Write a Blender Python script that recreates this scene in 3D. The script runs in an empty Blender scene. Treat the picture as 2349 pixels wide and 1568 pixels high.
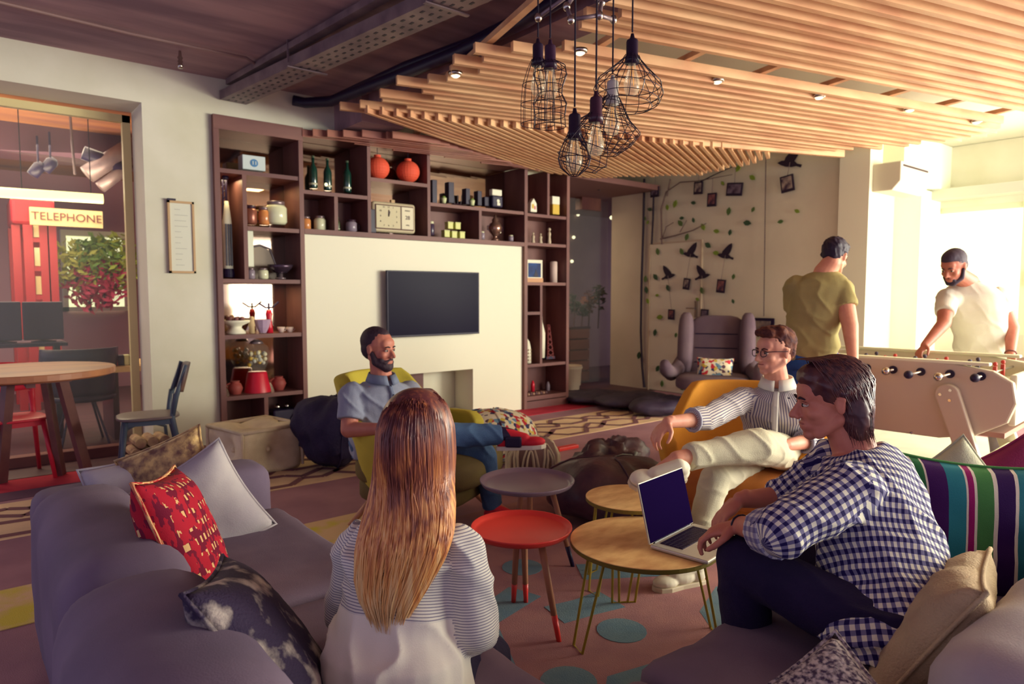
import bpy, bmesh, math, random
from mathutils import Vector, Matrix, noise
R_ = math.radians
C = bpy.context.scene.collection
random.seed(7)
F_, CX, CY, HC = 1566.0, 1174.5, 784.0, 1.35
PT, AZ = math.atan(109/1566.0), R_(50.8)
FW = (math.cos(AZ), math.sin(AZ)); RT = (math.sin(AZ), -math.cos(AZ))

def P(px, py, z=None, X=None, Y=None, d=None):
    """a photograph pixel (2349x1568) met with a plane of the room or a distance from the viewpoint"""
    u = (px-CX)/F_; v = (CY-py)/F_
    fh = math.cos(PT)+v*math.sin(PT); rz = -math.sin(PT)+v*math.cos(PT)
    rx = FW[0]*fh+RT[0]*u; ry = FW[1]*fh+RT[1]*u
    if z is not None: t = (z-HC)/rz
    elif X is not None: t = X/rx
    elif Y is not None: t = Y/ry
    else: t = d/fh
    return Vector((rx*t, ry*t, HC+rz*t))

# ------------------------------------------------------------ camera, light, exposure
cam_d = bpy.data.cameras.new('camera'); cam = bpy.data.objects.new('camera', cam_d); C.objects.link(cam)
cam_d.sensor_width = 36; cam_d.lens = F_/2349*36; cam_d.clip_start = .05
cam.location = (0, 0, HC); cam.rotation_euler = (R_(90)-PT, 0, AZ-R_(90))
cam_d.dof.use_dof = True; cam_d.dof.focus_distance = 2.1; cam_d.dof.aperture_fstop = 4.0
bpy.context.scene.camera = cam
sc = bpy.context.scene
sc.view_settings.view_transform = 'Standard'; sc.view_settings.look = 'None'
sc.view_settings.exposure = 0.12; sc.view_settings.gamma = 1.0; sc.view_settings.use_curve_mapping = False
w = bpy.data.worlds.new('world'); sc.world = w; w.use_nodes = True
w.node_tree.nodes['Background'].inputs[0].default_value = (.74, .68, .96, 1)
w.node_tree.nodes['Background'].inputs[1].default_value = .68
def area(name, loc, to, sx, sy, watts, col):
    l = bpy.data.lights.new(name, 'AREA'); l.shape = 'RECTANGLE'; l.size = sx; l.size_y = sy; l.energy = watts; l.color = col
    o = bpy.data.objects.new(name, l); C.objects.link(o); o.location = loc
    o.rotation_euler = (Vector(to)-Vector(loc)).to_track_quat('-Z', 'Y').to_euler(); return o
DAY = (1.0, .97, .80)
area('daylight_east_windows', (9.5, -1.2, 1.85), (2.5, 1.2, .9), 4.6, 1.8, 860, DAY)
area('daylight_south_windows', (7.2, -3.3, 1.7), (4.6, 3.4, 1.6), 4.4, 1.8, 430, DAY)
area('daylight_window_in_view', (9.35, 2.6, 1.75), (4.5, 2.6, 1.2), 2.2, 1.4, 35, DAY)
area('corridor_lamps', (6.5, 7.9, 2.7), (6.5, 7.7, 0), .8, .8, 16, (1, .72, .45))
area('back_room_lamps', (0.2, 8.6, 2.65), (0.4, 8.2, 0), 3.0, 2.0, 120, (1, .82, .55))
area('back_room_uplight', (0.2, 7.6, 2.0), (0.3, 8.4, 3), 2.0, .3, 45, (1, .8, .5))  # added fill without a fixture, brightens the dark ceiling behind the glass

# ------------------------------------------------------------ materials
def lin(c): 
    return tuple((v/12.92 if v <= .04045 else ((v+.055)/1.055)**2.4) for v in [x/255 for x in c])+(1,)
MATS = {}
def mat(name, col, rough=.6, col2=None, scale=8, bump=0, bscale=60, metal=0, emit=0, stretch=(1,1,1), kind='noise', spec=.4, alpha=1, trans=0, lo=.35, hi=.65, sheen=0):
    if name in MATS: return MATS[name]
    m = bpy.data.materials.new(name); m.use_nodes = True; nt = m.node_tree; b = nt.nodes['Principled BSDF']
    b.inputs['Base Color'].default_value = lin(col); b.inputs['Roughness'].default_value = rough
    b.inputs['Metallic'].default_value = metal; b.inputs['Specular IOR Level'].default_value = spec
    b.inputs['Alpha'].default_value = alpha; b.inputs['Transmission Weight'].default_value = trans
    b.inputs['Sheen Weight'].default_value = sheen
    if emit: b.inputs['Emission Color'].default_value = lin(col); b.inputs['Emission Strength'].default_value = emit
    if col2 or bump:
        tc = nt.nodes.new('ShaderNodeTexCoord'); mp = nt.nodes.new('ShaderNodeMapping'); mp.inputs['Scale'].default_value = stretch
        nt.links.new(tc.outputs['Object'], mp.inputs[0])
    if col2:
        if kind == 'noise': n = nt.nodes.new('ShaderNodeTexNoise'); n.inputs['Scale'].default_value = scale; n.inputs['Detail'].default_value = 5; out = n.outputs[0]
        elif kind == 'wave': n = nt.nodes.new('ShaderNodeTexWave'); n.inputs['Scale'].default_value = scale; n.inputs['Distortion'].default_value = 3; n.inputs['Detail'].default_value = 3; out = n.outputs[1]
        else: n = nt.nodes.new('ShaderNodeTexVoronoi'); n.inputs['Scale'].default_value = scale; out = n.outputs[0]
        nt.links.new(mp.outputs[0], n.inputs[0])
        r = nt.nodes.new('ShaderNodeValToRGB'); r.color_ramp.elements[0].color = lin(col); r.color_ramp.elements[1].color = lin(col2)
        r.color_ramp.elements[0].position = lo; r.color_ramp.elements[1].position = hi
        nt.links.new(out, r.inputs[0]); nt.links.new(r.outputs[0], b.inputs['Base Color'])
    if bump:
        n2 = nt.nodes.new('ShaderNodeTexNoise'); n2.inputs['Scale'].default_value = bscale; n2.inputs['Detail'].default_value = 4
        nt.links.new(mp.outputs[0], n2.inputs[0])
        bn = nt.nodes.new('ShaderNodeBump'); bn.inputs['Strength'].default_value = bump; bn.inputs['Distance'].default_value = .01
        nt.links.new(n2.outputs[0], bn.inputs['Height']); nt.links.new(bn.outputs[0], b.inputs['Normal'])
    MATS[name] = m; return m
def uvmat(name, build, rough=.85, bump=.25, bscale=350):
    """cloth whose print follows the 'fab' UV map, u round the limb, v along it, in metres"""
    m = bpy.data.materials.new(name); m.use_nodes = True; nt = m.node_tree; b = nt.nodes['Principled BSDF']
    b.inputs['Roughness'].default_value = rough; b.inputs['Specular IOR Level'].default_value = .2
    uv = nt.nodes.new('ShaderNodeUVMap'); uv.uv_map = 'fab'
    sp = nt.nodes.new('ShaderNodeSeparateXYZ'); nt.links.new(uv.outputs[0], sp.inputs[0])
    def M(op, a, c=None, d=None):
        n = nt.nodes.new('ShaderNodeMath'); n.operation = op
        for i, v in enumerate((a, c, d)):
            if v is None: continue
            if isinstance(v, (int, float)): n.inputs[i].default_value = v
            else: nt.links.new(v, n.inputs[i])
        return n.outputs[0]
    def mix(f, a, c):
        n = nt.nodes.new('ShaderNodeMix'); n.data_type = 'RGBA'
        if isinstance(f, (int, float)): n.inputs[0].default_value = f
        else: nt.links.new(f, n.inputs[0])
        for i, v in ((6, a), (7, c)):
            if isinstance(v, tuple): n.inputs[i].default_value = lin(v)
            else: nt.links.new(v, n.inputs[i])
        return n.outputs[2]
    col = build(M, mix, sp.outputs[0], sp.outputs[1], nt)
    nt.links.new(col, b.inputs['Base Color'])
    tc = nt.nodes.new('ShaderNodeTexCoord'); n2 = nt.nodes.new('ShaderNodeTexNoise'); n2.inputs['Scale'].default_value = bscale
    nt.links.new(tc.outputs['Object'], n2.inputs[0]); bn = nt.nodes.new('ShaderNodeBump'); bn.inputs['Strength'].default_value = bump
    bn.inputs['Distance'].default_value = .004; nt.links.new(n2.outputs[0], bn.inputs['Height']); nt.links.new(bn.outputs[0], b.inputs['Normal'])
    MATS[name] = m; return m

white = mat('white_plaster', (228,224,204), .8, (216,212,188), 2, .06, 25)
wood_d = mat('walnut_board', (128,84,76), .5, (104,62,62), 5, .05, 60, stretch=(1,1,.25))
wood_x = mat('walnut_board_long', (128,84,76), .5, (104,62,62), 5, .05, 60, stretch=(.2,1,1))
slat_m = mat('cedar_slat', (228,182,136), .5, (200,142,104), 3, .05, 30, stretch=(.3,2,2))
slat_l = mat('pale_pine_slat', (226,184,138), .5, (200,146,104), 3, .05, 30, stretch=(.3,2,2))
concrete = mat('raw_concrete', (178,144,148), .85, (132,104,116), 1.6, .25, 14, stretch=(.5,2.5,1))
galv = mat('galvanised_steel', (150,132,134), .45, (118,100,110), 6, 0, metal=.45)
blackm = mat('black_metal', (34,20,46), .4, metal=.2)
cord_m = mat('black_cord', (30,16,40), .8)
chrome = mat('chrome', (190,184,176), .18, metal=1)
mirror = mat('mirror_back', (176,150,130), .06, metal=1)
dark = mat('dark_plastic', (28,14,52), .45)
cream = mat('cream_lacquer', (236,232,208), .5)
glassm = mat('clear_glass', (225,235,225), .03, alpha=.06, spec=.5)
bulbg = mat('bulb_glass', (250,235,200), .05, alpha=.3, spec=.8)

# ------------------------------------------------------------ mesh helpers
class MB:
    def __init__(s): s.v = []; s.f = []
    def add(s, v, f):
        n = len(s.v); s.v += [tuple(p) for p in v]; s.f += [tuple(i+n for i in q) for q in f]; return s
    def box(s, x0, x1, y0, y1, z0, z1, M=None):
        v = [Vector((x, y, z)) for z in (z0, z1) for y in (y0, y1) for x in (x0, x1)]
        if M: v = [M @ p for p in v]
        return s.add(v, [(0,2,3,1),(4,5,7,6),(0,1,5,4),(2,6,7,3),(0,4,6,2),(1,3,7,5)])
    def bar(s, a, b, w, h, up=(0,0,1), w2=None, h2=None):
        a = Vector(a); b = Vector(b); d = (b-a).normalized(); x = d.cross(Vector(up))
        if x.length < 1e-4: x = d.cross(Vector((1,0,0)))
        x.normalize(); y = x.cross(d); w2 = w2 or w; h2 = h2 or h
        v = []
        for p, ww, hh in ((a, w, h), (b, w2, h2)):
            v += [p-x*ww/2-y*hh/2, p+x*ww/2-y*hh/2, p+x*ww/2+y*hh/2, p-x*ww/2+y*hh/2]
        return s.add(v, [(0,3,2,1),(4,5,6,7),(0,1,5,4),(1,2,6,5),(2,3,7,6),(3,0,4,7)])
    def tube(s, pts, r, n=8, closed=False, flat=1.0, up=None):
        pts = [Vector(p) for p in pts]; m = len(pts)
        rs = r if isinstance(r, (list, tuple)) else [r]*m
        base = len(s.v); ref = Vector(up) if up else None; prev = None
        for i, p in enumerate(pts):
            if closed: t = pts[(i+1) % m]-pts[i-1]
            else: t = pts[min(i+1, m-1)]-pts[max(i-1, 0)]
            if t.length < 1e-9: t = Vector((0,0,1))
            t.normalize()
            if ref: x = t.cross(ref)
            elif prev is not None: x = prev-t*prev.dot(t)
            else: x = t.cross(Vector((0,0,1)) if abs(t.z) < .9 else Vector((1,0,0)))
            if x.length < 1e-6: x = t.orthogonal()
            x.normalize(); prev = x; y = t.cross(x)
            for k in range(n):
                a = 2*math.pi*k/n; s.v.append(tuple(p+x*math.cos(a)*rs[i]+y*math.sin(a)*rs[i]*flat))
        L = m if closed else m-1
        for i in range(L):
            for k in range(n):
                a = base+i*n+k; b = base+i*n+(k+1) % n; j = (i+1) % m
                s.f.append((a, b, base+j*n+(k+1) % n, base+j*n+k))
        if not closed:
            s.f.append(tuple(base+k for k in reversed(range(n)))); s.f.append(tuple(base+(m-1)*n+k for k in range(n)))
        return s
    def lathe(s, prof, c=(0,0,0), n=20, M=None, cap=True):
        base = len(s.v); c = Vector(c)
        for r, z in prof:
            for k in range(n):
                a = 2*math.pi*k/n; p = Vector((r*math.cos(a), r*math.sin(a), z))
                if M: p = M @ p
                s.v.append(tuple(c+p))
        for i in range(len(prof)-1):
            for k in range(n):
                a = base+i*n+k; b = base+i*n+(k+1) % n; s.f.append((a, b, b+n, a+n))
        if cap:
            s.f.append(tuple(base+k for k in reversed(range(n)))); s.f.append(tuple(base+(len(prof)-1)*n+k for k in range(n)))
        return s
    def prism(s, pts, h, M=None):
        """pts: 2-D outline in xy, extruded along z to h"""
        n = len(pts); v = [Vector((p[0], p[1], 0)) for p in pts]+[Vector((p[0], p[1], h)) for p in pts]
        if M: v = [M @ p for p in v]
        f = [tuple(reversed(range(n))), tuple(range(n, 2*n))]+[(i, (i+1) % n, n+(i+1) % n, n+i) for i in range(n)]
        return s.add(v, f)
    def ball(s, c, r, n=12, M=None, e=1.0):
        """ellipsoid or, with e<1, a cushion-like superellipsoid; r is a number or three"""
        r = (r, r, r) if isinstance(r, (int, float)) else r; base = len(s.v); c = Vector(c)
        g = lambda t, q: math.copysign(abs(t)**q, t)
        rows = max(4, n//2+1)
        for i in range(rows+1):
            ph = -math.pi/2+math.pi*i/rows
            for k in range(n):
                th = 2*math.pi*k/n
                p = Vector((r[0]*g(math.cos(ph), e)*g(math.cos(th), e), r[1]*g(math.cos(ph), e)*g(math.sin(th), e), r[2]*g(math.sin(ph), e)))
                if M: p = M @ p
                s.v.append(tuple(c+p))
        for i in range(rows):
            for k in range(n):
                a = base+i*n+k; b = base+i*n+(k+1) % n; s.f.append((a, b, b+n, a+n))
        return s
    def build(s, name, m, parent=None, smooth=False, bevel=0, sub=0, off=None, seg=2):
        me = bpy.data.meshes.new(name)
        if off: o_ = Vector(off); vv = [tuple(Vector(p)-o_) for p in s.v]
        else: vv = s.v
        me.from_pydata(vv, [], s.f); me.update()
        o = bpy.data.objects.new(name, me); C.objects.link(o)
        if m: me.materials.append(MATS[m] if isinstance(m, str) else m)
        if smooth: me.shade_smooth()
        if parent is not None: o.parent = parent
        if bevel:
            b = o.modifiers.new('bevel', 'BEVEL'); b.width = bevel; b.segments = seg; b.limit_method = 'ANGLE'; b.angle_limit = R_(40)
        if sub: q = o.modifiers.new('sub', 'SUBSURF'); q.levels = sub; q.render_levels = sub
        return o
def tag(o, label=None, cat=None, group=None, kind=None):
    for k, v in (('label', label), ('category', cat), ('group', group), ('kind', kind)):
        if v: o[k] = v
    return o
def thing(name, label, cat, loc=(0,0,0), rz=0, group=None):
    o = bpy.data.objects.new(name, None); C.objects.link(o); o.location = loc; o.rotation_euler = (0, 0, rz)
    o.empty_display_size = .1; return tag(o, label, cat, group)
KIDS = lambda o: [c for c in C.objects if c.parent == o]
def dup(o, loc, rz=None, label=None, parent=None):
    def rec(a, par):
        c = a.copy(); C.objects.link(c); c.parent = par
        for k in [x for x in ALLK if x.parent == a]: rec(k, c)
        return c
    global ALLK; ALLK = list(C.objects); r = rec(o, parent); r.location = loc
    if rz is not None: r.rotation_euler = (0, 0, rz)
    if label: r['label'] = label
    return r
def struct(name, mb, m, label=None, parent=None, **k):
    o = mb.build(name, m, parent, **k)
    if parent is None: o['kind'] = 'structure'; o['label'] = label or name.replace('_', ' ')
    return o
def RotM(rx=0, ry=0, rz=0, loc=(0,0,0), s=None):
    M = Matrix.Translation(Vector(loc)) @ Matrix.Rotation(rz, 4, 'Z') @ Matrix.Rotation(ry, 4, 'Y') @ Matrix.Rotation(rx, 4, 'X')
    return M @ Matrix.Diagonal(Vector((s[0], s[1], s[2], 1))) if s else M
def text(name, s, size, loc, rot, m, parent=None, depth=.002):
    cu = bpy.data.curves.new(name, 'FONT'); cu.body = s; cu.size = size; cu.extrude = depth; cu.align_x = 'CENTER'; cu.align_y = 'CENTER'
    o = bpy.data.objects.new(name, cu); C.objects.link(o); dg = bpy.context.evaluated_depsgraph_get(); dg.update()
    me = bpy.data.meshes.new_from_object(o.evaluated_get(dg)); bpy.data.objects.remove(o)
    me.transform(Matrix.Rotation(rot[2], 4, 'Z') @ Matrix.Rotation(rot[0], 4, 'X')); me.transform(Matrix.Translation(Vector(loc)))
    o = bpy.data.objects.new(name, me); C.objects.link(o); me.materials.clear(); me.materials.append(m); o.parent = parent
    return o
# ------------------------------------------------------------ room shell
YW = 6.1
carpet = mat('brown_carpet', (168,122,132), .95, (150,106,120), 3, .3, 220)
carpet_blue = mat('lounge_carpet', (172,122,120), .95, (154,106,112), 5, .3, 220)
struct('floor', MB().box(-3, 9.7, -3.5, 6.12, -.1, 0), carpet, 'brown purple carpeted floor')
struct('floor', MB().box(-3, 2.6, 6.1, 11.5, -.1, 0).box(5.8, 11, 6.12, 9.0, -.1, -.001), mat('dark_timber_floor', (92,60,66), .5, (70,44,58), 3, 0, stretch=(.4,4,1)), 'dark timber floor beyond the openings')
struct('ceiling', MB().box(-3, 3.2, -3.5, 6.1, 3.155, 3.3), concrete, 'raw board-marked concrete ceiling')
struct('ceiling', MB().box(3.2, 9.7, -3.5, 9, 3.16, 3.3), mat('white_soffit', (226,224,204), .85), 'white painted ceiling above the slats')
cw = lambda mb, n, l, **k: struct(n, mb, k.pop('m', white), l, **k)
wb = MB().box(1.21, 1.735, YW, 6.5, 0, 3.155).box(-3, 1.21, YW, 6.5, 2.857, 3.155).box(1.735, 5.83, YW, 6.5, 2.85, 3.155).box(1.735, 5.83, 6.45, 6.5, 0, 2.85)
struct('wall_back', wb, white, 'white plastered wall around the doorway and above the shelving')
nz0, nz1, nx0, nx1 = .06, .53, 3.28, 4.41
wc = MB().box(2.5, nx0, YW-.01, 6.44, 0, 1.9).box(nx1, 5.12, YW-.01, 6.44, 0, 1.9).box(nx0, nx1, YW-.01, 6.44, nz1, 1.9).box(nx0, nx1, YW-.01, 6.44, 0, nz0)
struct('wall_center', wc, cream, 'smooth cream panel behind the television with a low niche')
struct('trim_1', MB().box(nx0, nx0+.62, 6.3, 6.43, nz0, nz1), wood_x, 'brown timber block inside the low niche')
struct('baseboard_back', MB().box(1.21, 1.735, 6.085, YW, 0, .07), mat('skirting', (150,112,104), .6), 'brown skirting board')
# doorway frame with deep reveal, glass and threshold
fr = MB().box(1.14, 1.2, 6.5, 6.56, 0, 2.83).box(-3, 1.2, 6.5, 6.56, 2.77, 2.83)
struct('door_1', fr, mat('yellow_pine_frame', (222,206,150), .5), 'pale timber frame of the glazed doorway')
struct('trim_2', MB().box(-3, 1.14, 6.5, 6.62, 0, .08), wood_x, 'timber threshold of the glazed doorway')
# bird wall on the right, its column, the wall with the windows
struct('wall_right', MB().box(7.62, 7.8, 3.6, 7.0, 0, 3.155), mat('bird_wall_white', (222,212,188), .8, (214,204,180), 2), 'white wall with stuck-on tree and birds')
struct('trim_3', MB().box(7.55, 7.85, 3.28, 3.6, 0, 3.155), mat('column_white', (232,226,202), .8), 'white column at the end of the bird wall')
ww = MB().box(9.6, 9.8, -3.5, 3.55, 0, .88).box(9.6, 9.8, -3.5, 3.55, 2.42, 3.155).box(9.6, 9.8, 3.45, 3.75, 0, 3.155).box(7.8, 9.8, 3.6, 3.75, 0, 3.155)
for y in (1.35, -1.0, -3.4): ww.box(9.6, 9.8, y-.1, y+.1, .88, 2.42)
struct('wall_east', ww, white, 'white wall with the bright windows')
struct('window_sill_box', MB().box(8.9, 9.6, -3.5, 3.6, 0, .62), wood_x).name = 'trim_4'
C.objects['trim_4']['label'] = 'long brown timber bench below the windows'
pane_m = mat('sunlit_pane', (248,255,214), .5, emit=1.0)
wframe = mat('window_frame_white', (222,226,196), .5)
for i, (y0, y1) in enumerate(((1.45, 3.45), (-.9, 1.25))):
    wf = struct('window_%d' % (i+1), MB().box(9.62, 9.7, y0, y1, .88, .95).box(9.62, 9.7, y0, y1, 2.36, 2.42).box(9.62, 9.7, y0, y0+.08, .88, 2.42)
        .box(9.62, 9.7, y1-.08, y1, .88, 2.42).box(9.6, 9.7, 2.32 if i == 0 else .2, 2.44 if i == 0 else .3, .88, 2.42), wframe, 'bright window seen behind the football table' if i == 0 else 'next window towards the viewer')
    MB().box(9.71, 9.73, y0, y1, .88, 2.42).build('pane', pane_m, wf)
    MB().box(9.57, 9.62, (y0+y1)/2-.1, (y0+y1)/2-.07, 1.45, 1.63).build('handle', 'chrome', wf)
struct('trim_5', MB().box(9.3, 9.6, -3.5, 3.6, 2.5, 2.62), mat('blind_rail', (196,198,186), .5), 'grey blind rail above the windows')
struct('trim_6', MB().box(8.2, 9.6, 3.2, 3.6, 2.62, 3.155).box(9.0, 9.6, 3.3, 3.6, 0, 2.6), mat('bright_white', (244,248,220), .7), 'white boxed bulkhead in the window alcove')
# corridor beyond the shelving
struct('wall_corridor', MB().box(5.83, 11, 8.9, 9.0, 0, 3.1).box(7.8, 9.8, 6.9, 7.0, 0, 3.1).box(5.75, 5.83, 6.5, 9, 0, 3.1), mat('corridor_taupe', (150,122,112), .7, (138,108,104), 2), 'taupe wall at the back of the corridor')
struct('ceiling', MB().box(5.83, 7.61, 6.1, 9, 2.78, 2.85).box(7.61, 11, 7.0, 9, 2.78, 2.85), mat('corridor_soffit', (124,84,80), .8), 'brown lowered ceiling of the corridor')
o = struct('door_2', MB().box(5.85, 7.8, 7.24, 7.26, .02, 2.75), glassm, 'glass partition across the corridor')
struct('trim_7', MB().box(5.84, 5.9, 7.2, 7.3, 0, 2.78).box(7.2, 7.6, 7.2, 7.34, 2.6, 2.78), wood_d, 'brown jamb of the corridor partition')

# ------------------------------------------------------------ printed carpet bands
band = lambda n, y0, y1, m, lab, x0=-.6, x1=7.4, h=.004: struct(n, MB().box(x0, x1, y0, y1, -.001, h), m, lab)
b1 = band('carpet_band', 4.62, 5.42, mat('cream_carpet', (230,196,156), .95, (214,180,144), 5, .3, 220), 'cream carpet band printed with brown links')
brown_p = mat('brown_print', (122,78,84), .95)
def motif(x, y, sx=1, flip=1):
    q = [(-.30,0),(-.16,.12),(.02,.10),(.10,.02),(.26,.14),(.34,.04),(.20,-.06),(.08,-.02),(-.02,-.13),(-.20,-.12)]
    q = [(x+a*1.25, y+b*1.15*flip, .0065) for a, b in q]
    mb = MB()
    for i in range(len(q)):
        a, b = q[i], q[(i+1) % len(q)]; mb.bar(a, b, .05, .004)
    return mb
k = 0; xx = -.4
while xx < 7.2:
    for yy, fl in ((4.82, 1), (5.2, -1)):
        motif(xx+(.35 if fl < 0 else 0), yy, 1, fl).build('printed_link', brown_p, b1)
    xx += .74
band('carpet_band', 5.72, 6.08, mat('red_carpet', (190,40,62), .95, (172,30,58), 5, .3, 220), 'red carpet band along the shelving', x1=7.2, h=.005)
band('carpet_band', 5.5, 5.72, mat('dark_carpet', (96,62,84), .95), 'dark carpet band beside the red one', x1=4.3)
band('carpet_band', 3.36, 3.82, mat('yellow_carpet', (226,190,140), .95, (214,196,70), 4, .3, 220, lo=.5, hi=.62), 'cream and yellow carpet band', x1=1.95)
pale = mat('pale_carpet', (214,212,190), .95, (196,196,180), 4, .3, 220)  # carpet colour lightened for the white reflection lying on the floor
band('carpet_band', -.6, 3.2, pale, 'pale carpet area under the football table', x0=4.7, x1=7.5)
bm = mat('blue_print', (98,126,144), .95, (112,136,146), 9, .3, 220)
b2 = struct('lounge_rug', MB().box(1.15, 3.3, 1.14, 3.36, -.001, .004), carpet_blue, 'pink brown carpet area printed with blue shapes')
blobs = [[(1.9,2.05),(2.05,2.02),(2.2,2.0)], [(1.55,1.35),(1.75,1.5),(2.0,1.45),(2.1,1.2)], [(1.45,1.9),(1.62,2.2),(1.95,2.3)],
         [(2.25,1.35),(2.45,1.62),(2.7,1.7)], [(1.35,2.45),(1.7,2.6),(1.9,2.85)], [(2.3,2.3),(2.6,2.1),(2.8,2.3)], [(1.3,1.3),(1.42,1.62)], [(2.7,2.6),(3.0,2.5)], [(2.85,1.3),(3.1,1.5),(3.1,1.9)]]
for q in blobs:
    MB().tube([(a, b, .0045) for a, b in q], [.075+.03*random.random() for _ in q], 10, flat=.02, up=(0,0,1)).build('printed_shape', bm, b2)
for a, b in ((2.02,1.78),(2.12,2.52),(1.6,1.65)): MB().lathe([(.1,0),(.1,.006)], (a, b, 0), 20).build('printed_dot', bm, b2)

# ------------------------------------------------------------ ceiling services
t = thing('cable_tray', 'galvanised perforated cable tray hung below the concrete ceiling', 'cable tray', (2.2, 6.0, 3.0))
def tray(mb, x0, z0):
    dx = .41/3.0
    A = Vector((x0, 6.08, z0)); B = Vector((x0+dx*5.2, .9, z0)); return A, B
A, B = Vector((1.80,6.08,2.98)), Vector((2.47,.6,2.98))
for nm, ox, oz, w_, h_ in (('base_plate', .11, 0, .22, .006), ('side_rail', 0, .035, .006, .075), ('side_rail', .22, .035, .006, .075)):
    MB().bar(A+Vector((ox,0,oz)), B+Vector((ox,0,oz)), w_, h_).build(nm, galv, t, off=t.location)
for i in range(60):
    p = A.lerp(B, (i+.5)/60)
    for ox in (.05, .11, .17): MB().box(p.x+ox-.008, p.x+ox+.008, p.y-.018, p.y+.018, 2.975, 2.9775).build('slot_hole', blackm, t, off=t.location)
for i, q in enumerate((.22, .5, .8)):
    p = A.lerp(B, q); h = MB()
    h.bar((p.x-.03, p.y, 3.0), (p.x-.03, p.y, 3.155), .012, .012, up=(0,1,0)).bar((p.x+.25, p.y, 3.0), (p.x+.25, p.y, 3.155), .012, .012, up=(0,1,0)).bar((p.x-.04, p.y, 2.968), (p.x+.26, p.y, 2.968), .03, .008)
    h.build('hanger', galv, t, off=t.location)
A2, B2 = Vector((1.86,6.0,3.11)), Vector((2.3,.6,3.11))
tag(MB().bar(A2, B2, .07, .045).build('steel_channel', galv), 'narrow galvanised channel running beside the cable tray', 'channel')
pipe = mat('grey_conduit', (150,120,116), .5)
q = [P(-60,-15,z=3.13), P(0,5,z=3.13), P(300,77,z=3.13), P(565,133,z=3.13), P(590,150,z=3.12), P(600,180,z=3.06), P(604,198,z=3.03)]
tag(MB().tube(q, .012, 8).build('conduit', pipe, smooth=True), 'thin conduit crossing the concrete and bending into the cable tray', 'conduit')
q = [P(-60,52,Y=6.02), P(0,64,Y=6.02), P(200,105,Y=6.02), P(345,137,Y=6.02)]
o = tag(MB().tube(q, .012, 8).build('conduit', pipe, smooth=True), 'conduit running along the top of the white wall', 'conduit')
MB().ball(q[-1], (.03,.03,.025), 8).build('end_cap', pipe, o)
q = P(413,128,Y=5.6); tag(MB().lathe([(.018,0),(.018,.03),(.012,.035),(.02,.05),(.012,.06),(.02,.075),(.012,.09),(.006,.16)], (q.x,q.y,q.z-.09), 10).build('sprinkler_stub', chrome, smooth=True), 'small chrome fitting hanging from the ceiling near the white wall', 'fitting')
struct('trim_8', MB().box(2.83, 3.25, 5.55, 6.1, 2.86, 3.155).box(2.9, 3.2, -1, 5.6, 3.0, 3.155), concrete, 'concrete beam running towards the viewer')
cb = [[P(672,230,Y=6.05), P(700,236,Y=6.0), P(760,232,Y=5.7), P(900,180,z=2.98), P(1050,120,z=3.0), P(1200,50,z=3.0), P(1330,-30,z=3.0)],
      [P(760,228,Y=5.7), P(930,150,z=3.05), P(1080,95,z=3.05), P(1250,10,z=3.05), P(1300,-20,z=3.05)]]
for i, q in enumerate(cb): tag(MB().tube(q, .045 if i == 0 else .03, 10).build('cable_bundle', dark, smooth=True), ['thick black cable bundle with a cut end below the beam', 'thinner black cable run above the thick bundle'][i], 'cables')

# ------------------------------------------------------------ slatted ceiling
def clip(poly, p, d):
    ts = []
    n = len(poly)
    for i in range(n):
        a = Vector(poly[i]); b = Vector(poly[(i+1) % n]); e = b-a
        den = d.x*e.y-d.y*e.x
        if abs(den) < 1e-9: continue
        w_ = a-p; t_ = (w_.x*e.y-w_.y*e.x)/den; s_ = (w_.x*d.y-w_.y*d.x)/den
        if 0 <= s_ <= 1: ts.append(t_)
    return (min(ts), max(ts)) if len(ts) >= 2 else None
def slats(root, poly, ang, sp, z, m, jag0=.3, jag1=.3, org=(2.5,5.2), rng=(-60,60), skip=()):
    d = Vector((math.cos(ang), math.sin(ang))); v = Vector((-d.y, d.x))
    for i in range(*rng):
        if i in skip: continue
        p = Vector(org)+v*sp*i; r = clip(poly, p, d)
        if not r: continue
        a, b = r[0]+random.uniform(0, jag0), r[1]-random.uniform(0, jag1)
        if b-a < .2: continue
        MB().bar((*(p+d*a), z+random.uniform(-.006,.006)), (*(p+d*b), z+random.uniform(-.006,.006)), .038 if sp > .1 else .026, .062).build('slat', m, root, off=root.location)
sl = thing('slatted_ceiling', 'suspended ceiling of orange timber slats in three directions', 'slatted ceiling', (4.5, 3, 2.85))
main = [(2.62,.1),(2.45,5.3),(3.1,5.12),(7.35,3.5),(7.7,2.4),(7.25,1.8),(7.25,.1)]
slats(sl, main, R_(-15), .118, 2.86, slat_m, .5, .3, skip=(-18,-17))
tri = []
N = 36; T0, T1 = Vector((2.55,5.05)), Vector((6.56,3.84))
for i in range(N):
    s_ = (i+.5)/N; a = T0.lerp(T1, s_); an = R_(20+6*s_); d = Vector((math.cos(an), math.sin(an)))
    lim = []
    lim.append((6.06-a.y)/d.y)
    e0, e1 = Vector((5.9,6.25)), Vector((7.05,5.05)); e2 = Vector((6.75,3.85))
    for (g0, g1) in ((e0, e1), (e1, e2)):
        e = g1-g0; den = d.x*e.y-d.y*e.x; w_ = g0-a; tt = (w_.x*e.y-w_.y*e.x)/den
        if tt > 0: lim.append(tt)
    L = min(lim)-random.uniform(0, .12)
    if L > .15: MB().bar((*a, 2.82), (*(a+d*L), 2.80), .034, .06).build('slat', slat_m, sl, off=sl.location)
slats(sl, [(2.4,6.06),(3.35,5.42),(5.5,6.02)], R_(-8), .062, 2.80, mat('shaded_cedar_slat', (168,108,88), .5, (140,84,76), 3), .15, .1, org=(2.5,6.05), rng=(-20,25))
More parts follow.
